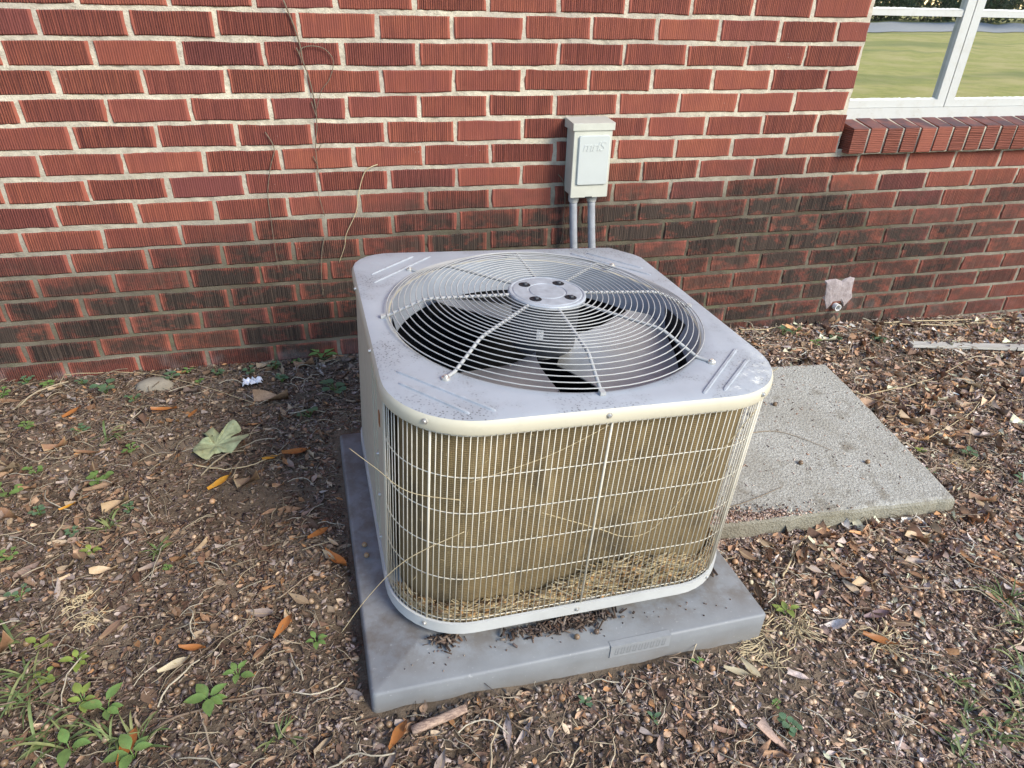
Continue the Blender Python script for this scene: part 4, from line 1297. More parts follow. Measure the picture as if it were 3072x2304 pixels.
# single acorns, the largest in view
def tmpl_mesh(name, V, F, mat, sc=1.0):
    me = bpy.data.meshes.new(name); me.from_pydata([tuple(np.array(v) * sc) for v in V], [], F); me.materials.append(mat)
    me.polygons.foreach_set("use_smooth", [True] * len(me.polygons)); me.update(); return me
AT = {"dark": [tmpl_mesh("acorn", AV, AF, M['acorn_dark'], s) for s in (.0115, .0135)], "tan": [tmpl_mesh("acorn", AV, AF, M['acorn'], s) for s in (.012, .014)], "orange": [tmpl_mesh("acorn", AV, AF, M['acorn_orange'], s) for s in (.0125, .0145)]}
AM = [AT["tan"][0], AT["tan"][1], AT["orange"][1]]
def zone(x, y):
    if y < -1.16:
        if x < .55: return "in the bottom left corner"
        if x < .93: return "left of the stubby stick"
        if x < 1.25: return "around the stubby stick"
        if x < 1.6: return "below the name plate of the pad"
        if x < 1.9: return "below the pad's right corner"
        return "in the bottom right corner"
    if x < .9:
        if y > -.22: return "along the wall at left"
        if y > -.5: return "around the big pale leaf"
        if y > -.85: return "on the left beside the unit"
        return "left of the pad's front corner"
    if x > 2.6:
        if y > -.3: return "around the wooden slat"
        return "right of the slab" if y > -.75 else "at the right edge below the slab"
    if x > 1.7: return "behind the slab" if y > -.5 else ("between pad and slab" if x < 2.1 else "below the slab's front edge")
    return "behind the unit"
n = 260; P = scatter(n, lambda x, y: dens_acorn(x, y) * np.clip((-y - .45) * 1.4, .02, 1), .012)
for p in P:
    tone = random.choice(list(AT)); o = link("acorn", random.choice(AT[tone]), None, (p[0], p[1], p[2] + .0055)); o.rotation_euler = (random.uniform(-1.4, 1.4), random.uniform(-1.4, 1.4), random.uniform(0, 6.28))
    z = zone(p[0], p[1]); tag(o, tone + " shiny acorn lying " + z, "acorn", tone + " acorns " + z)
# acorns resting on the slab and the pad
for (x, y), lab in zip(((2.16, -.50), (2.42, -.74), (2.20, -.72), (2.27, -.46)),
                       ("reddish acorn in the middle of the concrete slab", "orange acorn near the right edge of the concrete slab", "yellowish open acorn near the front of the concrete slab", "small greenish acorn cup near the right rim of the slab")):
    o = link("acorn", AM[1], None, (x, y, slab_z(x, y) + .006)); o.rotation_euler = (1.3, .4, random.uniform(0, 6)); tag(o, lab, "acorn", "acorns on the slab")
for (lx, ly), lab in zip(((-.01, -.395), (.035, -.392), (-.405, -.04), (-.404, -.075)), ("grey acorn on the pad below the front grille", "green grey acorn sitting alone on the pad front", "small acorn on the left strip of the pad", "second small acorn on the left strip of the pad")):
    p = PADM @ Vector((lx, ly, .006)); o = link("acorn", AM[0], None, p); o.rotation_euler = (1.2, .2, random.uniform(0, 6)); tag(o, lab, "acorn", "acorns on the pad")

# single leaves
def leaf_set(mat):
    out = []
    for T_ in LT:
        me = tmpl_mesh("fallen_leaf", T_[0], T_[1], mat, 1.0)
        co = np.zeros(len(me.vertices) * 3); me.vertices.foreach_get("co", co); co = co.reshape(-1, 3) * np.array([.052, .0165, .034]); me.vertices.foreach_set("co", co.ravel()); me.update()
        out.append(me)
    return out
LM = leaf_set(M['leaf'])
LTONE = {"dark brown": leaf_set(M['leaf_dark']), "reddish brown": leaf_set(M['leaf_red']), "pale tan": leaf_set(M['leaf_tan']), "greyish": leaf_set(M['leaf_grey'])}
def put_leaf(x, y, z, yaw, scale, mesh, tilt=.25, name="fallen_leaf"):
    o = link(name, mesh, None, (x, y, z)); o.rotation_euler = (random.uniform(-tilt, tilt), random.uniform(-tilt, tilt), yaw); o.scale = (scale[0], scale[1], scale[2]); return o
n = 280; P = scatter(n, lambda x, y: dens_leaf(x, y) * np.clip((-y) * 1.2 + .1, .1, 1), .03)
for p in P:
    s = min(1.3, random.lognormvariate(0, .26)); tone = random.choice(list(LTONE)); size = 'large ' if s > 1.2 else ('small ' if s < .8 else '')
    put_leaf(p[0], p[1], p[2] + .009, random.uniform(0, 6.28), (s, s * random.uniform(.8, 1.3), s * random.uniform(.7, 1.5)), random.choice(LTONE[tone]))
    o = COL.objects[-1]; z = zone(p[0], p[1]); tag(o, size + tone + " fallen leaf lying " + z, "leaf", size + tone + " leaves " + z)
special = [(.579, -.554, .7, 1.35, 'leaf_yellow', "bright yellow orange leaf on bare soil left of the pad"),
           (.765, -.452, .25, 1.5, 'leaf_orange', "long orange brown leaf lying between the pale leaf and the pad"),
           (.864, -.859, -.9, 1.5, 'leaf_orange', "large rust orange leaf against the left side of the pad"),
           (.825, -.768, .6, 1.2, 'leaf_orange', "rust leaf just above the large rust leaf by the pad"),
           (.559, -1.099, .5, 1.15, 'leaf_cream', "tan leaf with a cream edge at lower left"),
           (.587, -1.066, -.2, 1.0, 'leaf_orange', "orange leaf touching the tan cream leaf at lower left"),
           (.756, -1.042, 1.0, 1.2, 'leaf_orange', "rust leaf standing on edge over bare soil near the pad corner"),
           (.425, -.989, 1.1, 1.2, 'leaf', "upright brown oval leaf at left between grass tufts"),
           (.507, -1.249, 1.4, 1.45, 'leaf_orange', "big rust leaf standing upright at the bottom left"),
           (.964, -1.313, 1.0, 1.3, 'leaf_orange', "curled brown leaf below the pad's front left corner"),
           (1.32, -1.215, .2, 1.2, 'leaf_orange', "tan orange leaf leaning on the pad's front edge"),
           (1.671, -1.294, -.6, 1.1, 'leaf_cream', "cream leaf, left one of the pair on bare soil"),
           (1.708, -1.289, -1.2, 1.1, 'leaf_cream', "cream leaf, right one of the pair on bare soil"),
           (2.096, -1.206, -.1, 1.3, 'leaf_lav', "mauve grey leaf at right in the acorns"),
           (2.05, -1.27, -.6, 1.4, 'leaf_orange', "long pinkish tan leaf below the mauve leaf"),
           (2.434, -.828, .9, 1.2, 'leaf_orange', "brown leaf by the slab's right rim"),
           (.239, -.595, .5, .7, 'leaf_yellow', "small yellow leaf at the far left"),
           (.159, -.227, .9, 1.1, 'leaf_orange', "orange leaf near the wall at far left"),
           (.48, -.259, 1.2, 1.0, 'leaf_orange', "upright orange leaf left of the pale leaf"),
           (.40, -.245, .1, 1.3, 'leaf_orange', "flat golden brown leaf near the wall, left of the upright one"),
           (.70, -.47, .3, .9, 'leaf_yellow', "yellowish leaf end poking out under the long orange leaf")]
SM = {}
for x, y, yaw, s, mt, lab in special:
    if mt not in SM:
        me = LM[0].copy(); me.materials.clear(); me.materials.append(M[mt]); SM[mt] = me
    o = put_leaf(x, y, gz(x, y) + .013, yaw, (s, s * 1.05, s), SM[mt], .15); tag(o, lab, "leaf", "leaves with a colour of their own")

# big pale lobed leaf
pale = MB()
outl = [(-.075, -.01), (-.055, -.05), (-.02, -.035), (.0, -.055), (.045, -.06), (.075, -.03), (.03, -.008), (.07, .01), (.06, .045), (.022, .03), (.012, .068), (-.02, .06), (-.015, .02), (-.05, .035)]
pr = random.Random(4)
fine_ = [(p.x, p.y) for p in smooth_path([(a, b_, 0) for a, b_ in outl + [outl[0]]], 4)][:-1]
k = len(fine_); vv = [(-.01, 0, .006)]
for f_, hh in ((.3, .010), (.6, .016), (.85, .014), (1.0, .010)):
    for i, (a, b_) in enumerate(fine_):
        cu_ = .020 * max(0, math.sin(i * .41 + 1.0)) * f_ ** 3
        vv.append((-.01 + (a + .01) * f_, b_ * f_, hh + cu_ + pr.uniform(-.0012, .0012) + .004 * math.sin(i * 1.3) * f_))
ff = [(0, 1 + i, 1 + (i + 1) % k) for i in range(k)]
for r_ in range(3): ff += [(1 + r_ * k + i, 1 + (r_ + 1) * k + i, 1 + (r_ + 1) * k + (i + 1) % k, 1 + r_ * k + (i + 1) % k) for i in range(k)]
pale.add(vv, ff)
o = pale.build("fallen_leaf", M['leaf_pale'], None, (.561, -.394, gz(.561, -.394) + .006), smooth=True); o.rotation_euler = (0.1, -.1, .5)
tag(o, "big pale green lobed leaf, the largest leaf, on the soil at left", "leaf")

# twigs
TW = [([(.541, -1.137), (.576, -1.102), (.640, -1.04)], .0022, "straight grey twig at lower left above the broad leaf weed"),
      ([(.008, .0), (.318, -.03), (.657, -.238)], .0012, "long pale stem running out from the wall at left"),
      ([(1.939, -1.057), (2.037, -.973), (2.10, -.93), (2.184, -.911)], .0030, "curved pale twig arching below the slab front"),
      ([(2.64, -.359), (2.75, -.43), (3.0, -.47), (3.314, -.48)], .0016, "long thin stem right of the slab, nearest it"),
      ([(2.791, -.591), (3.031, -.515), (3.193, -.422)], .0018, "bent stem in the leaves at far right"),
      ([(.541, -1.221), (.652, -1.185), (.783, -1.188)], .0026, "brown twig lying level under the broad leaf weed"),
      ([(.624, -1.217), (.643, -1.273), (.658, -1.308)], .0022, "short dark twig at the bottom edge left of centre"),
      ([(1.939, -1.383), (1.913, -1.442), (1.899, -1.498)], .0022, "dark twig at the bottom right of centre"),
      ([(.738, -.953), (.795, -.907), (.835, -.884)], .0016, "thin twig near the rust leaves by the pad"),
      ([(.504, -.469), (.623, -.499), (.74, -.44)], .0020, "grey twig beneath the pale lobed leaf"),
      ([(1.845, -1.103), (1.907, -1.236), (1.923, -1.359)], .0020, "long dark twig right of the pad corner"),
      ([(.048, -.356), (.132, -.422), (.182, -.319)], .0016, "crooked twig at the far left"),
      ([(2.66, -.86), (2.76, -.822), (3.078, -.655)], .0020, "long straight twig right of the slab corner"),
      ([(2.674, -.391), (2.959, -.355), (3.265, -.266)], .0020, "pale twig below the wooden slat"),
      ([(3.02, -.03), (3.364, -.042), (3.742, -.047)], .0030, "thick white stem along the foot of the wall at right"),
      ([(3.05, -.045), (3.30, -.075), (3.742, -.065)], .0024, "thin white stem beside the thick one at the wall foot"),
      ([(2.379, -.03), (2.472, -.035), (2.60, -.02)], .0020, "white stem by the wall just behind the unit's corner")]
def stem_path(pts, lift_=.006, seed=0):
    rr_ = random.Random(seed); out = []
    for p in smooth_path([(a, b_, 0) for a, b_ in pts], 7): out.append((p.x + rr_.uniform(-.002, .002), p.y + rr_.uniform(-.002, .002), gz(p.x, p.y) + lift_ + rr_.uniform(-.001, .002)))
    return out
for i, (pts, r, lab) in enumerate(TW):
    sp = stem_path(pts, .010, i); o0 = Vector(sp[0]); t = MB(); n = len(sp)
    t.tube([Vector(p) - o0 for p in sp], [r * (1 - .5 * j / n) for j in range(n)], 6)
    pale_ = ("white" in lab or "pale" in lab or "stem" in lab)
    o = t.build("twig", M['straw'] if pale_ else M['twig'], None, o0, smooth=True); tag(o, lab, "twig", "twigs and stems on the ground")
# stubby stick in front of the pad
sp = [Vector((.99, -1.308, 0)).lerp(Vector((1.095, -1.286, 0)), t) for t in (0, .25, .5, .75, 1)]
t = MB(); o0 = Vector((sp[0].x, sp[0].y, gz(sp[0].x, sp[0].y) + .011)); t.tube([p - Vector((sp[0].x, sp[0].y, 0)) + Vector((0, 0, .001 * math.sin(i * 2))) for i, p in enumerate(sp)], [.0085, .0092, .0082, .0088, .0078], 10)
def mat_stick():
    m = NT("flaking_bark"); oc = m.obj(); n = m.noise(m.vmul(oc, (1, 3, 3)), 60.0, 4.0, .7)
    return m.set(m.mix(m.rng(n, .38, .6), (.20, .13, .10), (.47, .33, .24)), .85, normal=m.bump(n, .8, .004))
tag(t.build("broken_stick", mat_stick(), None, o0, smooth=True), "short thick broken stick with flaking bark in front of the pad", "stick")
# wooden slat
A = Vector((3.051, -.167, gz(3.051, -.167) + .006)); B = Vector((3.95, -.31, gz(3.95, -.31) + .02))
slat = empty("wooden_slat", A); tag(slat, "weathered white wooden slat lying near the wall at right", "wooden slat")
d = (B - A); L = d.length
mb = MB()
mb.loft([[(xx, -.017 + .001 * math.sin(xx * 30), 0), (xx, .017, 0), (xx, .017, .012), (xx, -.017, .012)] for xx in (0, L * .3, L * .6, L)], cap0=True, cap1=True)
o = mb.build("board", M['wood_grey'], slat); o.rotation_mode = 'QUATERNION'; o.rotation_quaternion = d.to_track_quat('X', 'Z')
# crumpled plastic
pv = random.Random(8); mb = MB(); nu, nv = 9, 7; vv = []
for j in range(nv):
    for i in range(nu):
        vv.append(((i / (nu - 1) - .5) * .055 + pv.uniform(-.003, .003), (j / (nv - 1) - .5) * .032 + pv.uniform(-.003, .003), .004 + abs(math.sin(i * 1.7 + j * 2.3)) * .012 + pv.uniform(0, .006)))
mb.add(vv, [(j * nu + i, j * nu + i + 1, (j + 1) * nu + i + 1, (j + 1) * nu + i) for j in range(nv - 1) for i in range(nu - 1)])
mm = NT("thin_plastic"); mm.set((.72, .73, .76), .25, spec=.6)
tag(mb.build("plastic_scrap", mm.m, None, (.634, -.135, gz(.634, -.135) + .004)), "crumpled clear white plastic scrap near the wall at left", "plastic scrap")
# half buried stone
mb = MB(); st = []; rs = random.Random(6)
for z, f_ in ((-.02, 1.0), (.006, 1.0), (.018, .8), (.024, .45)):
    rs2 = random.Random(6); st.append([(f_ * .052 * math.cos(a) * rs2.uniform(.8, 1.15), f_ * .033 * math.sin(a) * rs2.uniform(.8, 1.15), z) for a in [2 * math.pi * i / 12 for i in range(12)]])
mb.loft(st, cap1=True); tag(mb.build("stone", mat_plain("field_stone", (.30, .26, .20), .95, noise=40, var=.5, bump=.6), None, (.345, -.09, gz(.345, -.09)), smooth=True), "half buried tan stone beside the clover near the wall", "stone")

# dry straw tufts
def straw_clump(name, x, y, n, ln, label, z=None, spread=1.0, flat=.35, mat='straw'):
    root = MB(); rs = random.Random(n)
    for i in range(n):
        a = rs.uniform(0, 6.28); l = ln * rs.uniform(.5, 1.1); e = rs.uniform(.05, flat)
        bx_, by_ = rs.uniform(-.02, .02) * spread, rs.uniform(-.02, .02) * spread
        p0 = (bx_, by_, .003); p1 = (bx_ + math.cos(a) * l * .5, by_ + math.sin(a) * l * .5, .003 + l * e * .7); p2 = (bx_ + math.cos(a + .3) * l, by_ + math.sin(a + .3) * l, .003 + l * e * .4)
        root.tube([p0, p1, p2], rs.uniform(.0007, .0014), 4)
    o = root.build(name, M[mat], None, (x, y, gz(x, y) if z is None else z)); tag(o, label, "dry grass", "clumps of dry grass"); return o
straw_clump("dry_grass", .338, -.893, 34, .034, "bleached dead grass clump at left, the paler of the two")
straw_clump("dry_grass", .372, -.945, 30, .030, "bleached dead grass clump just below the paler one at left")
straw_clump("dry_grass", 1.885, -1.20, 70, .05, "yellow dry straw round the sprout at the pad's right corner")
straw_clump("dry_grass", 1.76, -1.215, 90, .06, "dry straw pushed against the pad's front right corner", spread=3.0, flat=.15)
straw_clump("dry_grass", 2.84, -.72, 60, .07, "dry straw behind the seedling right of the slab")
straw_clump("dry_grass", 2.07, -1.27, 45, .06, "dry yellow grass clump at right among the acorns")

# ------------------------------------------------------------------ weeds
def leafblade(mb, base, dir_, L, W, up, cup=.15, seg=5, shape=None):
    """one leaf as a curved strip three vertices wide"""
    shape = shape or [.1, .7, 1, .9, .55, .05]
    d = Vector((dir_[0], dir_[1], 0)).normalized(); s = Vector((-d.y, d.x, 0)); vv = []
    for i in range(seg + 1):
        t = i / seg; c = Vector(base) + d * (L * t) + Vector((0, 0, up * L * t - .55 * up * L * t * t * 1.3)); w = W * shape[i] * .5
        vv += [c - s * w + Vector((0, 0, cup * w)), c, c + s * w + Vector((0, 0, cup * w))]
    mb.add(vv, [q for i in range(seg) for q in ((3 * i, 3 * i + 3, 3 * i + 4, 3 * i + 1), (3 * i + 1, 3 * i + 4, 3 * i + 5, 3 * i + 2))])
def plant(kind, x, y, s, label, mat, seed):
    rs = random.Random(seed); z = gz(x, y)
    if kind == 'grass':
        name, cat, grp = "grass_tuft", "grass", "grass tufts in the dirt"
    else:
        name, cat, grp = {'clover': ("clover_weed", "weed", "round leaved weeds"), 'broadleaf': ("broadleaf_weed", "weed", "broad leaved weeds"), 'rosette': ("rosette_weed", "weed", "rosette weeds")}[kind]
    s *= .60 if kind == 'broadleaf' else .72
    root = empty(name, (x, y, z)); tag(root, label, cat, grp)
    if kind == 'grass':
        nb = rs.randint(9, 14)
        for i in range(nb):
            mb = MB(); a = rs.uniform(0, 6.28)
            leafblade(mb, (rs.uniform(-.012, .012), rs.uniform(-.012, .012), 0), (math.cos(a), math.sin(a)), s * rs.uniform(.7, 1.5), .0048 * rs.uniform(.5, 1.3), rs.uniform(.4, 1.4), .3, shape=[.6, .9, 1, .85, .5, .03])
            mb.build("blade", M['grass'], root, smooth=True)
        return
    if kind == 'rosette':
        for i in range(13):
            mb = MB(); a = i * 2.4; leafblade(mb, (0, 0, .004), (math.cos(a), math.sin(a)), s * (1.1 - .03 * i), .017, .25 + .08 * i, .2); mb.build("leaf", M[mat], root, smooth=True)
        return
    nl = rs.randint(5, 8) if kind == 'clover' else rs.randint(4, 6)
    for i in range(nl):
        a = i * 2.4 + rs.uniform(-.4, .4); hgt = s * rs.uniform(.35, .9); out = s * rs.uniform(.25, .75)
        bx_, by_ = math.cos(a) * out, math.sin(a) * out
        st = MB(); st.tube([(0, 0, 0), (bx_ * .5, by_ * .5, hgt * .65), (bx_, by_, hgt)], .0009, 5); stem = st.build("stem", M['green'], root, smooth=True)
        mb = MB()
        if kind == 'clover':
            L = s * rs.uniform(.42, .6); leafblade(mb, (bx_ - math.cos(a) * L * .3, by_ - math.sin(a) * L * .3, hgt), (math.cos(a), math.sin(a)), L, L * 1.0, rs.uniform(-.1, .3), .2, shape=[.35, .9, 1.05, 1, .75, .2])
        else:
            L = s * rs.uniform(.7, 1.1); leafblade(mb, (bx_ * .4, by_ * .4, hgt), (math.cos(a), math.sin(a)), L, L * .55, rs.uniform(.0, .5), .25, shape=[.15, .85, 1, .85, .5, .02])
        mb.build("leaf", M[mat], root, smooth=True)

PL = {'clover': [(.388, -.063, .045, 'green_blue', "blue green clover clump by the tan stone"), (.217, -.113, .06, 'green_blue', "blue green clover clump near the wall, left of the stone"),
                 (.091, -.532, .05, 'green', "bright round leaved weed at the left edge"), (.132, -.455, .035, 'green', "single round leaved weed just above the left edge clump"),
                 (.287, -.513, .05, 'green', "round leaved weed between bare soil and the left edge"), (.273, -.685, .03, 'green_blue', "small clover left of the dead grass clumps"),
                 (.72, -.134, .04, 'green_blue', "clover by the plastic scrap on its right"), (.62, -.075, .04, 'green_blue', "clover behind the plastic scrap"),
                 (.88, -.19, .06, 'green_blue', "clover clump close to the pad's back left corner"), (.803, -.305, .05, 'green_blue', "dark clover left of the pad's back corner"),
                 (-.02, -.02, .035, 'green_blue', "small clover touching the wall at far left"), (1.71, -1.422, .035, 'green_blue', "small blue green clover at the bottom right of centre"),
                 (-.064, -.09, .04, 'green', "small weed at the far left below the wall"), (.473, -.1, .03, 'green', "tiny weed between stone and plastic scrap"),
                 (.335, -1.082, .03, 'green_yellow', "tiny yellow green weed at lower left"), (2.66, -.75, .03, 'green_blue', "small clover by the slab's right rim"),
                 (.05, -.06, .035, 'green', "clover at the wall foot, second from the left edge"), (.14, -.05, .03, 'green_blue', "clover at the wall foot, third from the left edge"),
                 (.30, -.16, .04, 'green_blue', "low clover under the stone, toward the left"), (.52, -.06, .035, 'green_blue', "clover at the wall foot between stone and plastic scrap"),
                 (.70, -.06, .035, 'green_blue', "clover at the wall foot right of the plastic scrap"), (.06, -.27, .035, 'green', "small weed under the orange leaf at far left"),
                 (.20, -.30, .035, 'green_blue', "small blue green weed above the crooked twig"), (.34, -.40, .03, 'green', "small weed left of the big pale leaf"),
                 (.18, -.60, .03, 'green_blue', "small weed right of the small yellow leaf"), (.16, -.74, .035, 'green', "weed on the left edge above the dead grass"),
                 (.38, -.62, .025, 'green_blue', "tiny clover at the end of the bare soil"), (.22, -.86, .035, 'green_blue', "clover on the left edge beside the dead grass"),
                 (.50, -.83, .022, 'green', "tiny weed right of the dead grass clumps"), (2.75, -.10, .04, 'green_blue', "clover at the wall foot left of the drain pipe"),
                 (1.72, -1.37, .018, 'green', "tiny seedling on the bare soil in front of the pad"), (.76, -.03, .03, 'green', "small weed at the wall foot left of the tall weed")],
      'broadleaf': [(.845, -.02, .075, 'green', "tall green weed growing against the wall left of the unit"), (.453, -1.16, .06, 'green', "bright broad leaf weed at lower left by the upright leaf"),
                    (.631, -1.181, .06, 'green', "large bright broad leaf weed below the straight twig"), (.675, -1.133, .045, 'green', "broad leaf weed just above the large bright one"),
                    (.821, -1.082, .032, 'green', "two leaved seedling on bare soil by the pad corner"), (.379, -1.048, .04, 'green_yellow', "yellow green sprig at lower left"),
                    (.298, -.998, .04, 'green_yellow', "yellow green weed at the left above the grass tufts"), (.33, -.756, .035, 'green_yellow', "yellow sprig above the dead grass clumps"),
                    (1.875, -1.165, .045, 'green_yellow', "bright sprout at the pad's front right corner"), (2.875, -.686, .05, 'green_blue', "seedling with pale leaves right of the slab"),
                    (.414, -1.232, .06, 'green', "broad leaf weed in the bottom left corner, left one"), (.519, -1.262, .06, 'green', "broad leaf weed in the bottom left corner, right one"),
                    (.41, -1.138, .045, 'green_yellow', "yellow green broad leaf weed among the grass at left"), (2.546, -.063, .05, 'green_blue', "leafy weed at the wall foot behind the slab"),
                    (2.72, -.65, .03, 'green_yellow', "small yellow green weed right of the slab"), (.435, -.03, .03, 'green', "weed at the wall foot above the stone"),
                    (2.649, -.127, .04, 'green', "low weed right of the leafy weed behind the slab"), (2.937, -.831, .04, 'green_blue', "weed at the right edge below the seedling"),
                    (1.45, -1.36, .025, 'green_blue', "tiny weed among acorns below the pad front"), (1.60, -1.25, .022, 'green', "tiny weed close to the pad's name plate side"),
                    (1.33, -1.30, .025, 'green_blue', "tiny blue green weed below the middle of the pad")],
      'grass': [(.316, -1.118, .09, 'g', "large grass tuft at lower left, upper one"), (.285, -1.15, .09, 'g', "large grass tuft on the left edge"), (.394, -1.212, .08, 'g', "grass tuft in the bottom left corner"),
                (.472, -1.221, .08, 'g', "grass tuft right of the bottom left corner weeds"), (.762, -1.263, .045, 'g', "small dark grass tuft below the pad's left corner"),
                (.469, -.759, .05, 'g', "small grass tuft in the middle of the left litter"), (.276, -.334, .08, 'g', "dark grass tuft under the clover at left"),
                (2.456, -1.237, .09, 'g', "broad grass tuft at the right edge"), (2.436, -1.30, .08, 'g', "grass tuft below the broad one at the right edge"),
                (2.60, -.056, .06, 'g', "grass tuft at the wall behind the slab"), (2.128, -1.52, .06, 'g', "grass tuft in the bottom right corner patch, left"),
                (2.224, -1.476, .06, 'g', "grass tuft in the bottom right corner patch, right"), (2.027, -1.54, .06, 'g', "grass tuft at the bottom edge near the right corner"),
                (2.322, -1.395, .07, 'g', "grass tuft at the right edge above the corner patch"), (.232, -.98, .06, 'g', "grass tuft on the left edge above the large tufts"),
                (.336, -.663, .05, 'g', "thin grass tuft left of the bare soil"), (2.145, -1.396, .045, 'g', "short grass above the corner patch at right"), (3.505, -.124, .05, 'g', "grass tuft behind the wooden slat"),
                (3.40, -.10, .04, 'g', "small grass tuft left of the one behind the slat")],
      'rosette': [(2.933, -.122, .055, 'green_blue', "spiky rosette weed under the drain pipe")]}
for i, (x, y, s) in enumerate(((.36, -1.19, .08), (.52, -1.235, .06), (.30, -1.07, .06))):
    PL['grass'].append((x, y, s, 'g', ("grass tuft close to the bottom left weeds, behind them", "grass tuft right of the bottom left weeds", "grass tuft above the bottom left weeds near the edge")[i]))
for i, (x, y, s) in enumerate(((2.08, -1.50, .05), (2.17, -1.51, .06), (2.26, -1.44, .055), (2.30, -1.45, .06), (2.12, -1.46, .05))):
    PL['grass'].append((x, y, s, 'g', ("short grass of the bottom right patch, leftmost tuft", "short grass of the bottom right patch, third tuft from left", "short grass of the bottom right patch, second tuft from right", "short grass of the bottom right patch, rightmost tuft", "short grass of the bottom right patch, second tuft from left")[i]))
sd_ = 0
for kind, lst in PL.items():
    for x, y, s, mt, lab in lst:
        sd_ += 1
        mt = 'green' if mt == 'g' else mt
        if in_pad(np.array([x]), np.array([y]), .01)[0]: x -= .03
        plant(kind, x, y, s, lab, mt, sd_)

# ------------------------------------------------------------------ straw and debris caught in and under the grille
front = outline(-.016, 0, 20); fd = path_len(front)
VV, FF, CC = [], [], []; b0 = 0
sv = np.array([(-.5, -.5, -.5), (.5, -.5, -.5), (.5, .5, -.5), (-.5, .5, -.5), (-.5, -.5, .5), (.5, -.5, .5), (.5, .5, .5), (-.5, .5, .5)]); sf = [(0, 3, 2, 1), (4, 5, 6, 7), (0, 1, 5, 4), (1, 2, 6, 5), (2, 3, 7, 6), (3, 0, 4, 7)]
n = 5200
s_ = RNG.uniform(.05, .95, n)
hmax = np.interp(s_, [.05, .2, .35, .5, .62, .72, .82, .95], [.02, .036, .034, .092, .085, .056, .038, .02])
z = ZR - .006 + RNG.uniform(0, 1, n) ** .8 * hmax
pp_ = np.array([at_len(front, fd, a) for a in s_]); p2_ = np.array([at_len(front, fd, a + .01) for a in s_]); tg = p2_ - pp_; tg /= np.linalg.norm(tg, axis=1)[:, None]
nrm_ = np.stack([tg[:, 1], -tg[:, 0]], 1)
P = np.stack([pp_[:, 0] + nrm_[:, 0] * RNG.uniform(-.011, .009, n), pp_[:, 1] + nrm_[:, 1] * RNG.uniform(-.011, .009, n), z], 1)
ang = RNG.normal(0, .35, n); X = np.stack([tg[:, 0] * np.cos(ang), tg[:, 1] * np.cos(ang), np.sin(ang)], 1); yv = np.stack([nrm_[:, 0], nrm_[:, 1], np.zeros(n)], 1)
Zv = np.cross(X, yv)
SP = [(.62, .47, .25), (.75, .60, .34), (.40, .28, .15), (.82, .70, .46), (.17, .11, .06), (.52, .32, .14)]
push(inst(P, sv, sf, RNG.uniform(.012, .05, n), RNG.uniform(.0008, .0022, n), RNG.uniform(.0008, .002, n), 0, pick(n, SP, [4, 4, 3, 2, 2.5, 1.5]), 0, (X, yv, Zv)))
# leaf flakes in the pile
n = 520; s_ = RNG.uniform(.08, .92, n); pp_ = np.array([at_len(front, fd, a) for a in s_]); hm = np.interp(s_, [.05, .2, .35, .5, .62, .72, .82, .95], [.02, .036, .034, .092, .085, .056, .038, .02])
P = np.stack([pp_[:, 0], pp_[:, 1], ZR + RNG.uniform(0, 1, n) * hm * .9], 1)
push(inst(P, chipV, chipF, RNG.uniform(.01, .03, n), RNG.uniform(.006, .012, n), RNG.uniform(.001, .002, n), .3, pick(n, [(.60, .33, .13), (.70, .52, .30), (.36, .21, .11)], [1, 1, 1]), 0))
# fibres clinging to the coil
n = 160; s_ = RNG.uniform(.08, .95, n); pp_ = np.array([at_len(front, fd, a) for a in s_]); P = np.stack([pp_[:, 0], pp_[:, 1] + .006, RNG.uniform(.1, .5, n)], 1)
push(inst(P, sv, sf, RNG.uniform(.004, .014, n), RNG.uniform(.0006, .0010, n), RNG.uniform(.0006, .001, n), .9, pick(n, [(.55, .45, .25), (.42, .34, .18)], [1, 1]), 0))
V_ = np.vstack(VV); V_ = (np.c_[V_, np.ones(len(V_))] @ np.array(PADM).T)[:, :3]
tag(link("straw_debris", np_mesh("straw_debris", V_, np.vstack(FF), M['litter'], np.vstack(CC))), "dry straw and leaf scraps piled inside the bottom of the grille", "straw", kind="stuff")
# dark debris washed out from under the base pan
VV, FF, CC = [], [], []; b0 = 0
n = 480
cl = RNG.choice(4, n, p=[.45, .3, .15, .1]); cx_ = np.array([-.06, .02, -.275, .33])[cl]; cy_ = np.array([-.362, -.358, -.345, -.30])[cl]; sx_ = np.array([.045, .035, .018, .03])[cl]
P = np.stack([cx_ + RNG.normal(0, 1, n) * sx_, cy_ - np.abs(RNG.normal(0, .012, n)) + .012, RNG.uniform(.001, .012, n)], 1)
push(inst(P, sv, sf, RNG.uniform(.006, .025, n), RNG.uniform(.001, .005, n), RNG.uniform(.001, .003, n), .3, pick(n, PAL, PW) * .5, 0))
n = 60; P = np.stack([RNG.uniform(-.38, .40, n), -.36 - np.abs(RNG.normal(0, .02, n)), np.full(n, .001)], 1)
push(inst(P, sv, sf, RNG.uniform(.001, .004, n), RNG.uniform(.001, .003, n), RNG.uniform(.001, .002, n), .3, pick(n, PAL, PW), 0))
V_ = np.vstack(VV); V_ = (np.c_[V_, np.ones(len(V_))] @ np.array(PADM).T)[:, :3]
tag(link("pad_debris", np_mesh("pad_debris", V_, np.vstack(FF), M['litter'], np.vstack(CC))), "dark crumbs and stems spilled onto the pad under the unit's front", "debris", kind="stuff")
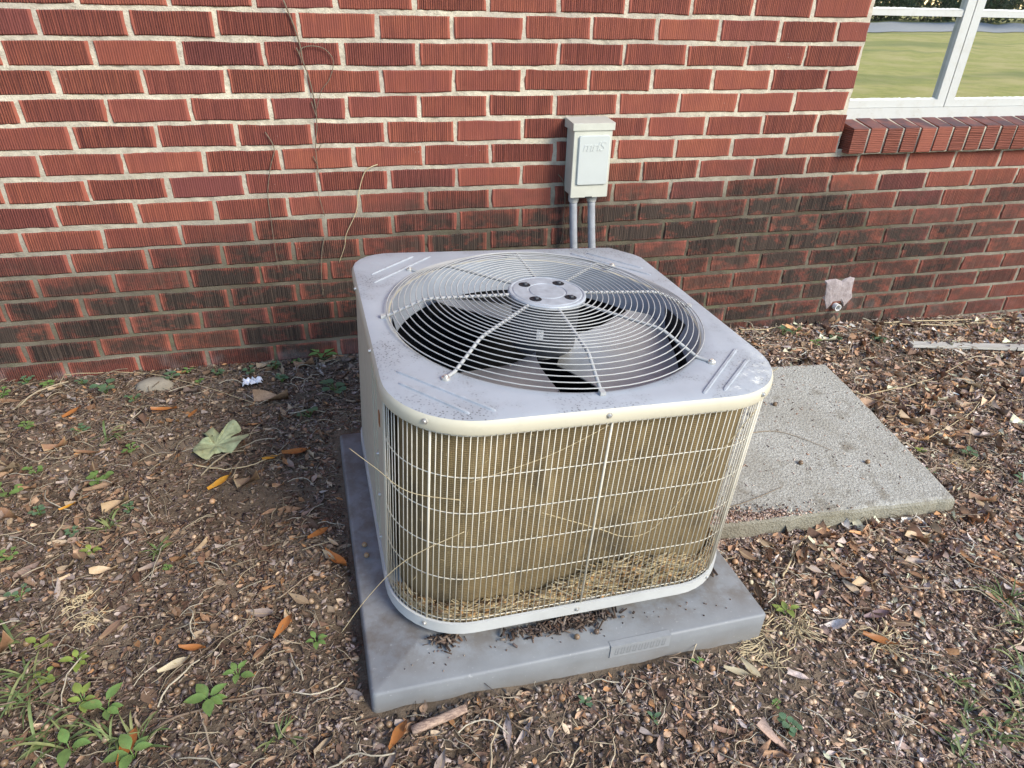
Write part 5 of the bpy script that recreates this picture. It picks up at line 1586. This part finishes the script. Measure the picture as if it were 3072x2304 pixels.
# crumbs on the slab
VV, FF, CC = [], [], []; b0 = 0
n = 420; x = RNG.uniform(SLAB[0], SLAB[1] - .02, n); y = SLAB[3] - .01 - RNG.random(n) ** 1.6 * .62
P = np.stack([x, y, slab_z(x, y) + .001], 1)
push(inst(P, sv, sf, RNG.lognormal(math.log(.005), .6, n), RNG.uniform(.001, .003, n), RNG.uniform(.001, .002, n), .1, pick(n, PAL, PW), 0))
# soil spilled over the near left corner of the slab
n = 2600; x = SLAB[0] + np.abs(RNG.normal(0, .13, n)); y = SLAB[2] + RNG.normal(-.005, .018, n); k = x < 2.25; x, y = x[k], y[k]; n = len(x)
zz_ = np.maximum(np.where(y > SLAB[2], slab_z(x, y), g(x, y)), g(x, y)) + RNG.uniform(0, .006, n)
push(inst(np.stack([x, y, zz_], 1), chipV, chipF, RNG.uniform(.002, .012, n), RNG.uniform(.002, .005, n), RNG.uniform(.002, .004, n), .4, pick(n, PAL, PW), .001))
tag(link("slab_debris", np_mesh("slab_debris", np.vstack(VV), np.vstack(FF), M['litter'], np.vstack(CC))), "soil crumbs and specks scattered on the concrete slab", "debris", kind="stuff")
# thin twigs on the slab
for i, (pts, lab) in enumerate(([[(1.9, -.29), (2.12, -.30), (2.33, -.36)], "dark twig across the back of the concrete slab"], [[(1.84, -.86), (1.95, -.84), (2.09, -.80)], "dark twig at the front left of the concrete slab"],
                               [[(2.0, -.60), (2.2, -.58), (2.34, -.68)], "thin dark twig across the middle of the concrete slab"], [[(2.22, -.35), (2.34, -.30), (2.40, -.27)], "pale straw near the back right of the concrete slab"])):
    sp = [(p.x, p.y, slab_z(p.x, p.y) + .003) for p in smooth_path([(a, b_, 0) for a, b_ in pts], 6)]; o0 = Vector(sp[0]); t = MB(); t.tube([Vector(p) - o0 for p in sp], [.0016 - .001 * j / len(sp) for j in range(len(sp))], 6)
    tag(t.build("twig", M['straw'] if "straw" in lab else M['twig'], None, o0, smooth=True), lab, "twig", "twigs on the slab")
# long stems caught in the grille (pad frame)
for pts, lab, r in (([(-.435, -.20, .40), (-.395, -.26, .395), (-.345, -.325, .385), (-.26, -.352, .375)], "pale grass stem sticking out of the grille at the upper left corner", .0007),
                    ([(-.475, -.30, .03), (-.42, -.31, .13), (-.352, -.335, .235), (-.25, -.352, .30)], "long grass stem slanting from the ground into the left of the grille", .0008),
                    ([(-.10, -.342, .31), (.02, -.343, .25), (.09, -.343, .215), (.15, -.343, .23), (.22, -.343, .34), (.31, -.343, .495)], "yellow stem looping behind the right half of the front grille", .0008),
                    ([(-.24, -.338, .40), (-.10, -.340, .44), (.02, -.341, .50)], "brown stem slanting up behind the left half of the front grille", .0008)):
    sp = [PADM @ p for p in smooth_path(pts, 7)]; o0 = sp[0]; t = MB(); t.tube([p - o0 for p in sp], r, 6)
    tag(t.build("dry_straw_stalk", M['straw'], None, o0, smooth=True), lab, "stem", "grass stems in the grille")

# ------------------------------------------------------------------ what the window mirrors: trees and hedge across the lawn
def tree(name, x, y, h, crown, label, seed, bush=False):
    rs = np.random.default_rng(seed); z = -.13
    root = empty(name, (x, y, z)); tag(root, label, "tree" if not bush else "shrub", "trees across the lawn" if not bush else "shrubs across the road")
    t = MB(); tr = h * .028
    if not bush:
        t.tube([(0, 0, -.2), (.05 * h * .2, 0, h * .25), (-.02 * h, .02 * h, h * .5), (.01 * h, 0, h * .8)], [tr * 1.3, tr, tr * .7, tr * .25], 10)
        for i in range(7):
            a = i * 2.4; zz = h * (.32 + .06 * i); l = crown * (.75 - .05 * i); t.tube([(0, 0, zz), (math.cos(a) * l * .5, math.sin(a) * l * .5, zz + l * .3), (math.cos(a) * l, math.sin(a) * l, zz + l * .5)], [tr * .45, tr * .25, tr * .1], 6)
    else:
        for i in range(4): a = i * 1.6; t.tube([(0, 0, -.1), (math.cos(a) * crown * .5, math.sin(a) * crown * .5, h * .7)], [.05, .02], 5)
    t.build("trunk", M['bark'], root, smooth=True)
    n = 5200 if not bush else 2600; nc = 34 if not bush else 14
    cen = rs.normal(0, 1, (nc, 3)); cen /= np.linalg.norm(cen, axis=1)[:, None]; cen *= (rs.random((nc, 1)) ** .4) * np.array([crown, crown, h * .33 if not bush else h * .42]); cen[:, 2] += h * .66 if not bush else h * .5
    ci = rs.integers(0, nc, n); P = cen[ci] + rs.normal(0, 1, (n, 3)) * crown * (.17 if not bush else .22)
    P[:, 2] = np.maximum(P[:, 2], .1)
    s = rs.uniform(.16, .34, n) * (1 if not bush else .6)
    X = rs.normal(0, 1, (n, 3)); X /= np.linalg.norm(X, axis=1)[:, None]; Yv = np.cross(X, rs.normal(0, 1, (n, 3))); Yv /= np.linalg.norm(Yv, axis=1)[:, None]
    V = np.stack([P - X * s[:, None], P + Yv * s[:, None] * .5, P + X * s[:, None], P - Yv * s[:, None] * .5], 1).reshape(-1, 3)
    F = np.arange(4 * n).reshape(n, 4)
    col = np.array([(.045, .075, .022), (.07, .11, .03), (.035, .055, .02), (.10, .12, .035)])[rs.integers(0, 4, n)] * rs.uniform(.7, 1.3, (n, 1))
    link("crown", np_mesh("crown", V, F, M['foliage'], np.repeat(col, 4, axis=0)), root)
for i, (s, w, h, cr) in enumerate(((-62, -17, 11, 4.5), (-40, -18, 13, 5), (-22, -16, 12, 4.6), (-4, -19, 14, 5.2), (12, -16, 11, 4.4), (28, -18, 13, 5.0), (46, -17, 12, 4.6), (64, -19, 13, 5))):
    p = road_pt(s, w); tree("oak_tree", p[0], p[1], h, cr, ("first", "second", "third", "fourth", "fifth", "sixth", "seventh", "last")[i] + " tall oak from the left in the row across the road", 50 + i)
for i in range(26):
    p = road_pt(-66 + i * 5.2 + random.uniform(-.8, .8), -13.2 - random.uniform(0, 1.2)); tree("roadside_shrub", p[0], p[1], random.uniform(2.4, 3.6), random.uniform(2.0, 2.7), "dense shrub in the row across the road", 90 + i, True)
print("objects", len(bpy.data.objects))
